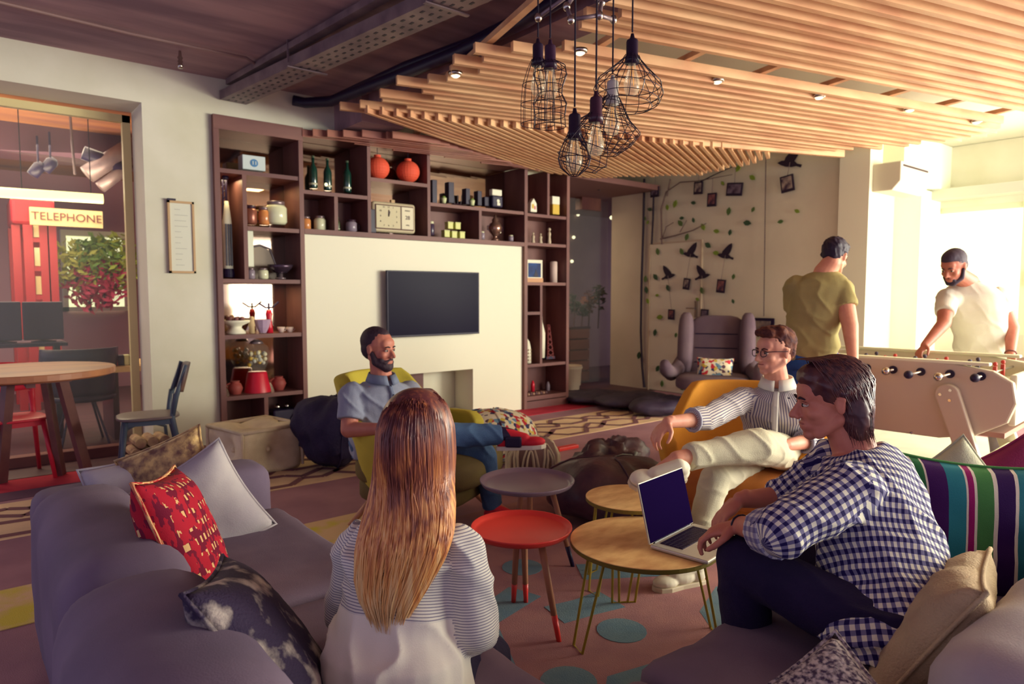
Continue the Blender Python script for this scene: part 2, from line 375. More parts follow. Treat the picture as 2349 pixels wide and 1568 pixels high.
MB().bar((2.9,5.2,2.86), (7.4,3.5,2.86), .05, .11).build('edge_board', slat_m, sl, off=sl.location)
for i in range(8):   # cross battens lying on the slats
    x = 3.05+i*.62
    a = Vector((x, 5.0-(x-3.05)*.37)); d = Vector((math.sin(R_(-15)), -math.cos(R_(-15))))
    MB().bar((*a, 2.915), (*(a+d*4.9), 2.915), .045, .035).build('batten', slat_m, sl, off=sl.location)
for i in range(5):
    a = Vector((3.2+i*.75, 4.95-i*.27)); d = Vector((.35,.94)); MB().bar((*a, 2.88), (*(a+d*(1.15 if i < 3 else 1.0)), 2.88), .045, .035).build('batten', slat_m, sl, off=sl.location)
spot = None
for i, (px, py) in enumerate(((1045,170),(1330,118),(1645,185),(1878,221),(2087,250),(2240,278),(985,275))):
    p = P(px, py, z=2.845)
    lb = ['small chrome spotlight in the slats left of the wire lamps','small chrome spotlight in the slats right behind the pendant cords','first chrome spotlight in the long slot, nearest the wire lamps','second chrome spotlight in the long slot','third chrome spotlight in the long slot','last chrome spotlight in the slot, near the window wall','small chrome spotlight beside the crossing slats above the shelving'][i]
    if spot is None:
        spot = thing('ceiling_spotlight', lb, 'spotlight', p, group='spotlights in the slatted ceiling')
        MB().lathe([(.045,-.01),(.05,0),(.05,.012)], n=14).build('ring', chrome, spot, smooth=True)
        MB().lathe([(.018,-.022),(.032,-.012),(.034,0)], n=12).build('lens', mat('lamp_lens', (250,244,214), .3, emit=1.2), spot, smooth=True)
    else: dup(spot, p, label=lb)
# black ventilation box in the gap of the slats at the top of the picture
tag(MB().box(3.0, 3.5, 2.1, 2.5, 2.9, 3.1).build('duct_box', dark, bevel=.01), 'black duct box above the slats beside the pendant cords', 'duct')

# ------------------------------------------------------------ cage pendants on their pipe frame
fr = thing('pipe_rack', 'galvanised pipe frame from which the wire lamps hang', 'pipe frame', P(1330,10,d=2.9))
J = {k: P(*k, d=dd) for k, dd in (((1235,40),2.95),((1300,15),2.9),((1310,45),2.85),((1375,35),2.85),((1380,5),2.95),((1407,45),3.0),((1330,-30),2.9),((1450,-25),2.9))}
L_ = list(J.values()); f_ = MB()
for a, b in ((1,2),(2,3),(3,4),(3,5),(6,1),(6,4),(4,7),(6,0)): f_.tube([L_[a], L_[b]], .009, 8)
f_.build('pipe', galv, fr, off=fr.location, smooth=True)
for p in L_[:6]: MB().ball(p, (.017,.017,.02), 8).build('elbow_joint', chrome, fr, off=fr.location, smooth=True)
MB().tube([L_[6], L_[6]+Vector((0,0,.6))], .012, 8).build('drop_rod', galv, fr, off=fr.location)
def cage(px, top, bot, hw, d, prof, label, seg=10, rings=None, socket=(34,20,46), sock_h=.09, tilt=(0,0)):
    """prof: list of (radius fraction, height fraction 1 top .. 0 bottom)"""
    a = P(px, top, d=d); b = P(px, bot, d=d); Rm = hw*d/F_; H = (a-b).length
    t = thing('wire_pendant_lamp', label, 'pendant lamp', (a.x, a.y, b.z), group='wire cage lamps over the side tables')
    M = Matrix.Rotation(R_(tilt[0]), 4, 'X') @ Matrix.Rotation(R_(tilt[1]), 4, 'Y')
    T = lambda v: Vector((0,0,H))+(M @ (Vector(v)-Vector((0,0,H))))
    MB().tube([(0,0,H+sock_h), (0,0,3.1-b.z)], .0035, 6).build('cord', cord_m, t)
    MB().lathe([(.006,H+sock_h*.6+.03),(.010,H+sock_h*.6+.012),(.021,H+sock_h*.6+.006),(.023,H+sock_h*.6),(.023,H+.0),(.028,H-.008),(.028,H-.03)], n=14).build('socket', mat('socket_%d' % socket[0], socket, .35), t, smooth=True)
    w_ = MB()
    for k in range(seg):
        an = 2*math.pi*k/seg
        w_.tube([T((Rm*r*math.cos(an), Rm*r*math.sin(an), H*z)) for r, z in prof], .0017, 4)
    for r, z in (rings or prof[1:]):
        w_.tube([T((Rm*r*math.cos(2*math.pi*j/24), Rm*r*math.sin(2*math.pi*j/24), H*z)) for j in range(24)], .0017, 4, closed=True)
    w_.build('wire_cage', blackm, t)
    MB().lathe([(.004,H-.155),(.022,H-.148),(.031,H-.125),(.032,H-.105),(.024,H-.075),(.015,H-.05),(.014,H-.03)], n=16).build('bulb', bulbg, t, smooth=True)
    fl = MB()
    for j in range(4):
        an = j*math.pi/2; fl.tube([(.004*math.cos(an), .004*math.sin(an), H-.04), (.011*math.cos(an), .011*math.sin(an), H-.115)], .0012, 4)
    fl.build('filament', mat('amber_filament', (240,170,70), .5, emit=.8), t)
cage(1450, 128, 245, 77, 2.75, [(.2,1),(.28,.9),(.55,.7),(.92,.45),(1,.28),(.92,.1),(.72,0)], 'widest wire lamp, hanging highest at the right of the cluster', 16, tilt=(0,8))
cage(1405, 222, 352, 76, 2.8, [(.2,1),(.32,.9),(.65,.6),(1,.42),(.8,.2),(.45,0)], 'diamond shaped wire lamp with a white collar', 18, rings=[(.32,.9),(.48,.75),(.65,.6),(.83,.5),(1,.42),(.9,.3),(.8,.2),(.62,.1),(.45,0)], socket=(200,196,190), tilt=(6,8))
cage(1367, 262, 388, 58, 2.6, [(.25,1),(.5,.75),(.9,.4),(1,.15),(.7,0)], 'open twisted wire lamp with a tall dark socket and round bulb', 6, socket=(60,30,50), tilt=(14,10))
cage(1318, 300, 402, 37, 2.65, [(.3,1),(.45,.9),(.85,.6),(1,.38),(.85,.18),(.3,0)], 'lowest wire lamp, small and pear shaped', 14, rings=[(1,.38),(.3,0)])
cage(1262, 140, 293, 38, 2.85, [(.35,1),(.9,.92),(1,.8),(.75,.62),(.72,.5),(1,.36),(.9,.18),(.95,.02)], 'hourglass shaped wire lamp at the left of the cluster', 12, socket=(58,34,60))
cage(1234, 135, 285, 38, 3.0, [(.35,1),(.6,.85),(.9,.6),(1,.3),(1,0)], 'bell shaped wire lamp behind the hourglass one', 10, rings=[(.9,.6),(1,.3),(1,0)])
# ------------------------------------------------------------ the shelving unit
sh = thing('bookshelf', 'tall walnut shelving unit framing the cream television panel', 'bookshelf', (3.8, 6.1, 0))
TH = .035
def hb(x0, x1, z, y0=6.06, th=TH): MB().box(x0, x1, y0, 6.44, z-th/2, z+th/2).build('shelf_board', wood_x, sh, off=sh.location)
def vb(x, z0, z1, y0=6.06, th=TH): MB().box(x-th/2, x+th/2, y0, 6.44, z0, z1).build('upright', wood_d, sh, off=sh.location)
vb(1.752, 0, 2.73, 6.05, .045); vb(2.478, 0, 2.73, 6.05, .04); vb(5.145, 0, 2.8, 6.05, .045); vb(5.815, 0, 2.8, 6.05, .045)
hb(1.73, 2.5, 2.788, 6.045, .116); hb(1.77, 2.46, 2.392); vb(1.975, 1.483, 2.375); hb(1.99, 2.46, 1.922); hb(1.77, 2.46, 1.465); hb(1.77, 2.46, .985); hb(1.77, 2.46, .454); vb(2.116, .1, .437); hb(1.77, 2.46, .07, 6.05, .14)
hb(2.5, 5.12, 1.925, 6.05, .045); vb(3.159, 1.95, 2.8); hb(2.5, 3.14, 2.281); vb(2.814, 1.95, 2.263); vb(3.838, 1.95, 2.8); hb(3.175, 3.82, 2.464); hb(3.855, 5.12, 2.28); vb(4.496, 1.95, 2.262); hb(2.5, 5.12, 2.82, 6.05)
hb(5.165, 5.795, 2.27); vb(5.499, 2.288, 2.8); hb(5.165, 5.795, 1.935); hb(5.165, 5.795, 1.475); vb(5.39, .53, 1.457); hb(5.165, 5.375, 1.129); hb(5.165, 5.795, .512); hb(5.165, 5.795, .12, 6.05, .06); hb(5.165, 5.795, .05, 6.05, .1)
for x0, x1, z0, z1, m in ((1.77,1.96,1.48,2.38,wood_d),(1.99,2.46,1.94,2.38,mirror),(1.99,2.46,1.48,1.91,mirror),(1.77,2.46,1.0,1.45,mirror),(1.77,2.46,.47,.97,mirror),(1.77,2.46,.14,.44,wood_d),(1.77,2.46,2.41,2.73,mirror),
    (2.5,3.14,2.3,2.8,mirror),(2.5,3.14,1.95,2.26,wood_d),(3.18,3.82,2.48,2.8,mirror),(3.18,3.82,1.95,2.45,mirror),(3.86,5.12,2.3,2.8,mirror),(3.86,5.12,1.95,2.26,wood_d),(5.17,5.8,1.95,2.8,wood_d),(5.17,5.8,.14,1.93,wood_d)):
    MB().box(x0, x1, 6.425, 6.44, z0, z1).build('back_panel', m, sh, off=sh.location)
for x, z in ((1.86,2.34),(2.25,2.34),(2.2,1.43)):
    l = bpy.data.lights.new('shelf_strip', 'AREA'); l.size = .15; l.energy = 1.3; l.color = (1,.8,.4); o = bpy.data.objects.new('shelf_strip', l); C.objects.link(o); o.location = (x, 6.2, z)

def gm(n, col, **k): return mat(n, col, **k)
def on_shelf(px, py, Y=6.2): return P(px, py, Y=Y)
def bottle(px, py, h, r, m, label, name='green_bottle', group=None, Y=6.2, neck=.35, cat='bottle'):
    p = on_shelf(px, py, Y); t = thing(name, label, cat, p, group=group)
    MB().lathe([(r*.9,0),(r,.01),(r,h*.55),(r*.9,h*.62),(r*neck,h*.76),(r*neck,h*.95)], n=16).build('bottle_body', m, t, smooth=True)
    MB().lathe([(r*neck*1.15,h*.94),(r*neck*1.15,h),(r*neck*.9,h*1.005)], n=12).build('cap', gm('bottle_cap', (70,84,60), rough=.4), t)
    MB().lathe([(r*1.01,h*.1),(r*1.01,h*.16)], n=16, cap=False).build('label_band', gm('bottle_label', (190,190,160)), t)
    return t
gg = gm('green_glass', (20,58,48), rough=.12, spec=.8)
for (px, py, l) in ((719,432,'first green glass bottle from the left on the top shelf'),(752,437,'middle green glass bottle, between the other two'),(797,441,'green glass bottle nearest the red lanterns')):
    bottle(px, py, .30, .038, gg, l, group='green bottles on the top shelf')
def jar(px, py, h, r, m, label, mlid, name='storage_jar', Y=6.2, cat='jar', handle=False):
    p = on_shelf(px, py, Y); t = thing(name, label, cat, p)
    MB().lathe([(r*.8,0),(r,h*.1),(r,h*.7),(r*.75,h*.84)], n=18).build('jar_body', m, t, smooth=True)
    MB().lathe([(r*.8,h*.82),(r*.82,h*.98),(r*.5,h)], n=18).build('lid', mlid, t, smooth=True)
    if handle: MB().tube([(r*.9,0,h*.75),(r*1.5,0,h*.6),(r*1.5,0,h*.3),(r*.95,0,h*.15)], .006, 6).build('handle', mlid, t)
    return t
jw = gm('milky_glass', (226,226,190), rough=.15); jo = gm('amber_glass', (214,140,84), rough=.15); jd = gm('dark_lid', (60,36,52), rough=.3)
steel = gm('steel', (150,132,136), rough=.3, metal=.6)
jar(634, 515, .21, .095, jw, 'large clear glass jar with steel collar on the left shelf', steel)
jar(606, 516, .16, .05, jo, 'small amber jar between the kettle and the large jar', steel)
jar(575, 515, .17, .055, gm('copper_pot', (150,92,76), rough=.3, metal=.4), 'copper kettle at the left end of its shelf', jd, 'kettle', cat='kettle', handle=True)
jar(702, 528, .13, .045, jo, 'small amber jar lit orange in the lower left pigeonhole', steel)
jar(734, 529, .14, .055, jw, 'round white glass jar beside the small amber jar', steel)
jar(806, 532, .12, .055, gm('grey_glass', (150,136,150), rough=.2), 'grey glass mug in the second pigeonhole', jd, 'mug', cat='mug', handle=True)
bottle(775, 529, .13, .022, gm('sauce_green', (70,80,50), rough=.3), 'tiny green bottle in the second pigeonhole', 'small_bottle')
# tin box with blue emblem
p = on_shelf(578, 392); t = thing('tin_box', 'white and pale blue tin box with a round blue emblem', 'box', p)
MB().box(-.10,.10,-.06,.06,0,.125).build('box_body', gm('tin_white', (202,214,214), rough=.4), t, bevel=.006)
MB().lathe([(.034,-.002),(.034,.004)], (0,-.06,.06), 20, M=Matrix.Rotation(R_(90),4,'X')).build('emblem', gm('emblem_blue', (72,128,178)), t)
for a in (-.012, .012): MB().box(a-.004, a+.004, -.068, -.063, .045, .075).build('emblem_mark', gm('tin_white', (202,214,214)), t)
# model rocket
p = on_shelf(524, 636, 6.22); t = thing('model_tower', 'tall white model tower with a black latticed spire and base', 'model', p)
MB().lathe([(.045,.07),(.042,.12),(.04,.48),(.028,.58),(.016,.66)], n=16).build('tower_body', cream, t, smooth=True)
MB().lathe([(.05,0),(.055,.03),(.048,.075)], n=16).build('base', dark, t)
for q in range(4): MB().box(-.006+.02*math.cos(q*1.57), .006+.02*math.cos(q*1.57), -.05+.01*math.sin(q), -.035, .1, .46).build('dark_stripe', dark, t)
lat = MB()
for k in range(6): lat.tube([(-.035,0,.5+k*.055), (-.012,0,.53+k*.055)], .006, 5)
lat.tube([(-.03,0,.48),(-.026,0,.84)], .008, 6); lat.tube([(0,0,.64),(0,0,.86)], .009, 6); lat.build('lattice_mast', dark, t)
MB().ball((.0,0,.86), (.03,.02,.022), 10).build('spire_head', dark, t)
# glass cube vase and oval tray, bowl, small jars on shelf C
p = on_shelf(573, 612, 6.15); tag(MB().box(-.03,.03,-.03,.03,0,.34).build('white_tube', gm('white_tube', (220,222,196), rough=.3), bevel=.008), 'tall square white tube standing upright on the shelf', 'tube').location = p
p = on_shelf(598, 640, 6.36); t = thing('oval_tray', 'arched grey tray leaning at the back of the shelf', 'tray', p)
MB().tube([(-.14,0,0),(-.14,0,.2),(-.09,0,.29),(0,0,.31),(.09,0,.28),(.14,0,.14),(.16,0,0)], .012, 8).build('tray_rim', gm('pewter', (110,100,104), rough=.35, metal=.5), t, smooth=True)
MB().prism([(-.13,0),(-.13,.2),(-.08,.28),(0,.3),(.08,.27),(.13,.14),(.15,0)], .006, M=Matrix.Rotation(R_(90),4,'X')).build('tray_face', gm('tray_face', (150,128,104), rough=.4), t)
jar(576, 640, .10, .035, gm('grey_glass', (150,136,150)), 'left small clear jar on the shelf above the reflected window', steel)
jar(604, 640, .10, .045, jw, 'right small clear jar with pale contents below the grey tray', steel)
p = on_shelf(644, 640, 6.18); t = thing('footed_bowl', 'dark metal bowl on a pale foot', 'bowl', p)
MB().lathe([(.02,.05),(.06,.06),(.10,.10),(.115,.13),(.105,.13),(.06,.075),(.01,.065)], n=22).build('bowl', gm('gunmetal', (86,70,88), rough=.25, metal=.6), t, smooth=True)
MB().lathe([(.045,0),(.045,.012),(.02,.02),(.02,.055)], n=16).build('foot', steel, t, smooth=True)
# shelf D: cake stand, reindeer, stuff
p = on_shelf(541, 765, 6.2); t = thing('cake_stand', 'white footed stone dish holding small brown things', 'dish', p)
MB().lathe([(.085,0),(.08,.02),(.05,.05),(.055,.07),(.12,.10),(.125,.12),(.11,.12),(.04,.085)], n=22).build('dish', cream, t, smooth=True)
for k in range(7): MB().ball((.06*math.cos(k*.9), .06*math.sin(k*.9), .13), .022, 8).build('nut', gm('nut_brown', (120,76,80)), t, smooth=True)
p = on_shelf(618, 763, 6.2); t = thing('red_pepper_mill', 'bright red mill with a dark cross handle', 'mill', p)
MB().lathe([(.035,0),(.03,.06),(.022,.12),(.03,.17),(.02,.21)], n=14).build('mill_body', gm('signal_red', (206,34,58), rough=.3), t, smooth=True)
MB().tube([(-.09,0,.27),(-.03,0,.23),(.03,0,.23),(.09,0,.28)], .009, 6).tube([(0,0,.2),(0,0,.27)], .009, 6).build('handle', dark, t)
p = on_shelf(603, 763, 6.15); t = thing('glass_dish', 'cut glass dish with lilac highlights beside the red mill', 'dish', p)
MB().lathe([(.03,0),(.055,.05),(.075,.12),(.07,.12),(.045,.05)], n=10).build('dish_body', gm('lilac_glass', (186,160,186), rough=.15), t)
p = on_shelf(578, 764, 6.15); tag(MB().lathe([(.025,0),(.025,.06),(.03,.065),(.02,.14),(.012,.15)], n=12).build('candle', gm('candle', (214,186,140)), smooth=True), 'short pale candle between the dish and the cut glass', 'candle').location = p
for i, px in enumerate((645,665)):
    p = on_shelf(px, 762, 6.17); t = thing('small_cup', ['left small white cup near the right end of the shelf','right small white cup near the right end of the shelf'][i], 'cup', p)
    MB().lathe([(.02,0),(.035,.05),(.03,.05),(.015,.01)], n=14).build('cup_body', gm('pinkish_white', (214,190,180)), t, smooth=True)
    MB().tube([(.033,0,.04),(.05,0,.03),(.03,0,.012)], .004, 5).build('handle', gm('pinkish_white', (214,190,180)), t)
# shelf E: gumball machine, clay pots, glasses
p = on_shelf(591, 905, 6.22); t = thing('gumball_machine', 'round glass sweet dispenser on a bright red flared base', 'sweet dispenser', p)
MB().lathe([(.125,0),(.12,.02),(.085,.20),(.08,.21)], n=24).build('base', gm('signal_red', (206,34,58), rough=.2), t, smooth=True)
MB().lathe([(.06,.21),(.075,.24),(.11,.32),(.115,.38),(.10,.44),(.06,.47)], n=24).build('globe', glassm, t, smooth=True)
MB().lathe([(.06,.465),(.05,.485),(.02,.5)], n=16).build('lid', steel, t, smooth=True)
for k in range(26):
    a = k*2.4; r = .03+.05*random.random(); MB().ball((r*math.cos(a), r*math.sin(a), .27+.12*random.random()), .02, 6).build('sweet', gm('sweet_%d' % (k % 3), [(226,220,180),(206,170,60),(190,190,176)][k % 3], rough=.3), t, smooth=True)
for px, y, l in ((540,908,'round red clay pot left of the sweet dispenser'),(640,896,'round red clay pot right of the sweet dispenser')):
    p = on_shelf(px, y, 6.2); t = thing('clay_pot', l, 'pot', p, group='clay pots beside the sweet dispenser')
    MB().lathe([(.035,0),(.045,.02),(.065,.07),(.05,.11),(.035,.12),(.04,.135),(.03,.135)], n=16).build('pot_body', gm('terracotta', (150,66,60), rough=.6), t, smooth=True)
    MB().tube([(-.06,0,.07),(-.08,0,.1),(-.04,0,.12)], .007, 6).build('handle', gm('terracotta', (150,66,60)), t)
p = on_shelf(650, 985, 6.22); t = thing('black_radio', 'black box with chrome knobs on the bottom shelf', 'radio', p)
MB().box(-.12,.12,-.08,.08,0,.2).build('radio_body', dark, t, bevel=.02)
for a in (-.05,.04): MB().lathe([(.02,0),(.025,.02),(.012,.05)], (a,0,.2), 12).build('knob', chrome, t, smooth=True)
p = on_shelf(532, 985, 6.2); tag(MB().lathe([(.05,0),(.05,.03),(.03,.06),(.012,.09)], n=12).build('grey_lantern', gm('grey_glass', (150,136,150)), smooth=True), 'small grey domed lantern at the bottom left', 'lantern').location = p
# red paper lanterns
lm = gm('lantern_red', (236,92,64), rough=.7)
for px, l in ((866,'red paper lantern nearest the green bottles'),(936,'red paper lantern nearest the retro clock')):
    p = on_shelf(px, 386 if px < 900 else 394, 6.2); t = thing('paper_lantern', l, 'lantern', p, group='red lanterns')
    prof = []
    for i in range(25):
        a = -math.pi/2*.86+math.pi*.86*i/24; prof.append(((.118+.002*(i % 2))*math.cos(a), .112*math.sin(a)))
    MB().lathe(prof, n=24).build('shade', lm, t, smooth=False)
    MB().lathe([(.035,.10),(.035,.13)], n=16).build('collar', lm, t)
    MB().tube([(0,0,.12),(0,0,.2)], .003, 5).build('string', cord_m, t)
# retro clock
p = on_shelf(906, 538, 6.12); t = thing('retro_clock', 'cream retro clock with a square dial and calendar strip', 'clock', p)
cm = gm('clock_cream', (206,192,158), rough=.4); W2, H2 = .245, .30
MB().box(-W2, W2, 0, .09, .02, .02+H2).build('case', cm, t, bevel=.03, seg=3)
MB().box(-W2+.02, W2-.02, -.005, .02, .045, H2-.005).build('inner_rim', gm('brown_trim', (104,76,70)), t, bevel=.015)
MB().box(-W2+.035, .06, -.01, .02, .06, H2-.02).build('dial', gm('dial_beige', (206,196,160)), t)
MB().box(.075, W2-.035, -.01, .02, .06, H2-.02).build('calendar_strip', gm('dial_pale', (224,216,186)), t)
cx_, cz_ = -.075, .175
for k in range(12):
    a = math.pi/2-k*math.pi/6; r = .095/max(abs(math.cos(a)), abs(math.sin(a)))*.95
    text('numeral', str(12 if k == 0 else k), .024, (cx_+r*math.cos(a), -.0125, cz_+r*math.sin(a)), (R_(90),0,0), gm('ink', (70,46,60)), t, .0005)
MB().bar((cx_, -.016, cz_), (cx_+.004, -.016, cz_+.065), .007, .003, up=(0,1,0)).bar((cx_, -.016, cz_), (cx_+.012, -.016, cz_+.05), .009, .003, up=(0,1,0)).build('hand', gm('ink', (70,46,60)), t)
text('calendar_print', '28', .055, (.142, -.0125, .175), (R_(90),0,0), gm('ink', (70,46,60)), t, .0005)
for z, s_ in ((.245,'FRIDAY'),(.1,'APRIL')): text('calendar_print', s_, .018, (.142, -.0125, z), (R_(90),0,0), gm('ink', (70,46,60)), t, .0005)
for a in (-.15,.15): MB().lathe([(.012,0),(.012,.03)], (a,.05,0), 8).build('foot', jd, t)
MB().box(-.02,.02,.03,.06,H2+.02,H2+.05).build('bell', gm('bell_gold', (170,130,70), rough=.3), t)
p = on_shelf(853, 534, 6.15); tag(MB().box(-.035,.035,-.03,.03,0,.23).build('black_phone', dark, bevel=.006), 'tall narrow black box squeezed left of the retro clock', 'box').location = p
# speaker boxes and pots on shelf H
for px, py, ww_, hh, l in ((993,466,.03,.24,'tall black panel, first on the long upper shelf'),(1031,466,.035,.22,'black panel standing right of the first white pot'),(1069,469,.028,.17,'black slim box right of the wire stand'),(1096,472,.028,.16,'black slim box next to the boot print bag'),(1112,473,.03,.10,'low black box touching the boot print bag')):
    t = tag(MB().box(-ww_, ww_, -.04, .04, 0, hh).build('black_box', dark, bevel=.004), l, 'box'); t.location = on_shelf(px, py, 6.2)
for px, py, l in ((1018,466,'tiny white pot between the two tall black panels'),(1083,471,'tiny white pot between the two slim black boxes')):
    p = on_shelf(px, py, 6.15); t = thing('tiny_pot', l, 'pot', p, group='tiny pots on the long upper shelf')
    MB().lathe([(.022,0),(.032,.055),(.028,.055),(.01,.045)], n=14).build('pot_body', gm('pot_white', (216,220,170)), t, smooth=True)
    MB().ball((0,0,.06), (.022,.022,.018), 8).build('moss', gm('moss', (120,150,60)), t)
p = on_shelf(1050, 468, 6.2); st = MB()
for a in (-.04, 0, .04): st.tube([(a,0,0),(a*1.3,0,.1)], .003, 5)
st.tube([(-.05,0,0),(.05,0,0)], .004, 5); tag(st.build('wire_stand', jd), 'small wire stand on the long upper shelf', 'stand').location = p
p = on_shelf(1137, 476, 6.15); t = thing('coffee_bag', 'black and cream bag printed with a pale figure', 'bag', p)
MB().box(-.075,.075,-.04,.04,0,.13).build('bag_body', dark, t, bevel=.015)
MB().box(-.07,.07,-.03,.03,.13,.2).build('bag_top', cream, t, bevel=.01)
MB().lathe([(.02,-.002),(.02,.003)], (.005,-.04,.07), 12, M=Matrix.Rotation(R_(90),4,'X')).box(-.01,.03,-.045,-.04,.02,.05).build('print', cream, t)
# lower compartment: yellow-green tins, samovar, jars
for i, (px, py) in enumerate(((1022,544),(1039,546),(1057,547),(1030,525),(1047,526))):
    lb = ['left','middle','right','upper left','upper right'][i]
    t = thing('yellow_tin', lb+' pale green tin of the little pyramid', 'tin', on_shelf(px, py, 6.14), group='pyramid of pale green tins')
    MB().box(-.033,.033,-.033,.033,0,.072).build('tin_body', gm('tin_lime', (206,208,116), rough=.4), t, bevel=.004)
    MB().box(-.034,.034,-.034,.034,.06,.074).build('lid', gm('tin_lime2', (188,190,104), rough=.4), t)
jar(989, 540, .15, .035, gm('ink_jar', (70,56,80), rough=.2), 'small dark jar with a white label left of the tins', jw)
p = on_shelf(1136, 552, 6.2); t = thing('samovar', 'small bronze samovar with a chrome belly', 'samovar', p)
MB().lathe([(.05,0),(.05,.015),(.025,.03),(.025,.05),(.07,.10),(.08,.15),(.065,.19),(.035,.21),(.04,.235),(.02,.26),(.012,.29)], n=20).build('samovar_body', gm('bronze', (160,124,110), rough=.2, metal=.7), t, smooth=True)
for a in (-1, 1): MB().tube([(a*.07,0,.17),(a*.11,0,.16),(a*.11,0,.12),(a*.075,0,.11)], .006, 6).build('handle', jd, t)
MB().tube([(0,-.07,.09),(0,-.1,.085)], .007, 6).build('tap', chrome, t)
jar(1106, 549, .09, .03, gm('grey_glass', (150,136,150)), 'small glass left of the samovar', jw); jar(1172, 553, .07, .03, gm('grey_glass', (150,136,150)), 'small glass right of the samovar', jw)
# right column
p = on_shelf(1217, 487, 6.15); t = thing('house_ornament', 'small white house shaped ornament with coloured marks', 'ornament', p)
MB().prism([(-.05,0),(.05,0),(.045,.1),(0,.16),(-.045,.1)], .06, M=Matrix.Rotation(R_(90),4,'X')).build('house_body', cream, t, bevel=.006)
MB().box(-.03,.0,-.063,-.06,.04,.09).build('yellow_mark', gm('tin_yellow', (214,180,70)), t); MB().box(.005,.03,-.063,-.06,.03,.07).build('pink_mark', gm('pink_mark', (206,130,140)), t)
p = on_shelf(1272, 492, 6.15); t = thing('paper_bag', 'white over yellow upright packet on the right column', 'packet', p)
MB().box(-.055,.055,-.03,.03,0,.12).build('packet_bottom', gm('tin_yellow', (226,186,70)), t, bevel=.005); MB().box(-.06,.06,-.028,.028,.12,.215).build('packet_top', cream, t, bevel=.005)
for px, hh, l in ((1223,.14,'left of the three pale figurines'),(1240,.13,'middle of the three pale figurines'),(1260,.2,'tallest of the three pale figurines')):
    p = on_shelf(px, 559, 6.17); t = thing('figurine', l+' on the right column', 'figurine', p, group='pale figurines')
    MB().lathe([(.02,0),(.024,.01),(.015,hh*.4),(.022,hh*.6),(.01,hh*.75)], n=12).build('figure', gm('alabaster', (206,188,160)), t, smooth=True)
    MB().ball((0,0,hh*.86), hh*.1, 8).build('head', gm('alabaster', (206,188,160)), t, smooth=True)
p = on_shelf(1226, 647, 6.25); t = thing('framed_photo', 'white framed picture of a blue evening view', 'picture', p, rz=0)
MB().box(-.13,.13,0,.02,0,.27).build('frame', cream, t, bevel=.004); MB().box(-.1,.1,-.004,0,.06,.23).build('blue_print', gm('evening_blue', (28,72,140), col2=(20,24,70), scale=6), t)
MB().prism([(-.02,.06),(.02,.16),(.06,.06)], .003, M=RotM(R_(90),loc=(0,-.004,0))).build('dark_shape', dark, t)
MB().box(-.13,.13,-.012,-.004,.0,.05).build('lower_edge', gm('print_orange', (214,160,120)), t)
tag(MB().lathe([(.045,0),(.045,.25),(.03,.26)], n=16).build('white_canister', gm('pinkish_white', (214,190,180)), smooth=True), 'pale pink white canister beside the blue picture', 'canister').location = on_shelf(1270, 648, 6.2)
tag(MB().lathe([(.04,0),(.045,.2),(.045,.3),(.012,.43),(.01,.5)], n=14).build('tall_white_vase', cream, smooth=True), 'tall thin white vase behind the upright divider', 'vase').location = on_shelf(1242, 820, 6.15)
p = on_shelf(1257, 822, 6.22); t = thing('wire_tower', 'dark red lattice model tower', 'model', p)
wt = MB()
for sx in (-1, 1):
    for sy in (-1, 1): wt.bar((sx*.05, sy*.05, 0), (sx*.012, sy*.012, .42), .01, .01)
for k in range(6):
    z = .02+k*.065; w_ = .05-.038*z/.42
    wt.bar((-w_,-w_,z),(w_,-w_,z+.05),.006,.006).bar((w_,-w_,z),(-w_,-w_,z+.05),.006,.006)
wt.build('lattice', gm('rust_red', (130,56,56)), t); MB().box(-.07,.07,-.05,.05,-.002,.03).build('base', dark, t)
p = on_shelf(1210, 832, 6.14); t = thing('lighthouse_ornament', 'white dotted lighthouse shaped ornament', 'ornament', p)
MB().lathe([(.045,0),(.04,.18),(.025,.25),(.0,.29)], n=14).build('tower', cream, t, smooth=True)
for k in range(4):
    for a in (-.018,.018): MB().box(a-.006, a+.006, -.046, -.038, .03+k*.04, .045+k*.04).build('window_mark', gm('ornament_brown', (150,120,90)), t)
for i, (px, m, hh) in enumerate(((1206,'terracotta',.14),(1222,'signal_red',.16),(1257,'grey_glass',.15))):
    tag(MB().lathe([(.025,0),(.025,hh*.7),(.01,hh)], n=12).build('small_bottle', m, smooth=True), ['pinkish bottle at the left of the lowest right shelf','red bottle on the lowest right shelf','grey bottle at the right of the lowest right shelf'][i], 'bottle').location = on_shelf(px, 902, 6.3)
p = on_shelf(1230, 908, 6.15); t = thing('stone_dish', 'tray of small brown stones on the lowest right shelf', 'tray', p)
MB().box(-.16,.16,-.04,.04,0,.02).build('tray', jd, t)
for k in range(16): MB().ball((-.14+.28*(k % 8)/7, -.02+.04*(k//8), .035), (.022,.02,.018), 6).build('stone', gm('stone_%d' % (k % 2), [(170,130,110),(100,70,76)][k % 2]), t, smooth=True)
for i, (px, py) in enumerate(((694,492),(748,423))):
    tag(MB().ball((0,0,0), .016, 8).build('fairy_light', gm('fairy', (255,250,200), emit=1.3), smooth=True), ['small warm fairy light at the left of the amber jar','yellow fairy light between two green bottles'][i], 'light').location = P(px, py, Y=6.12)

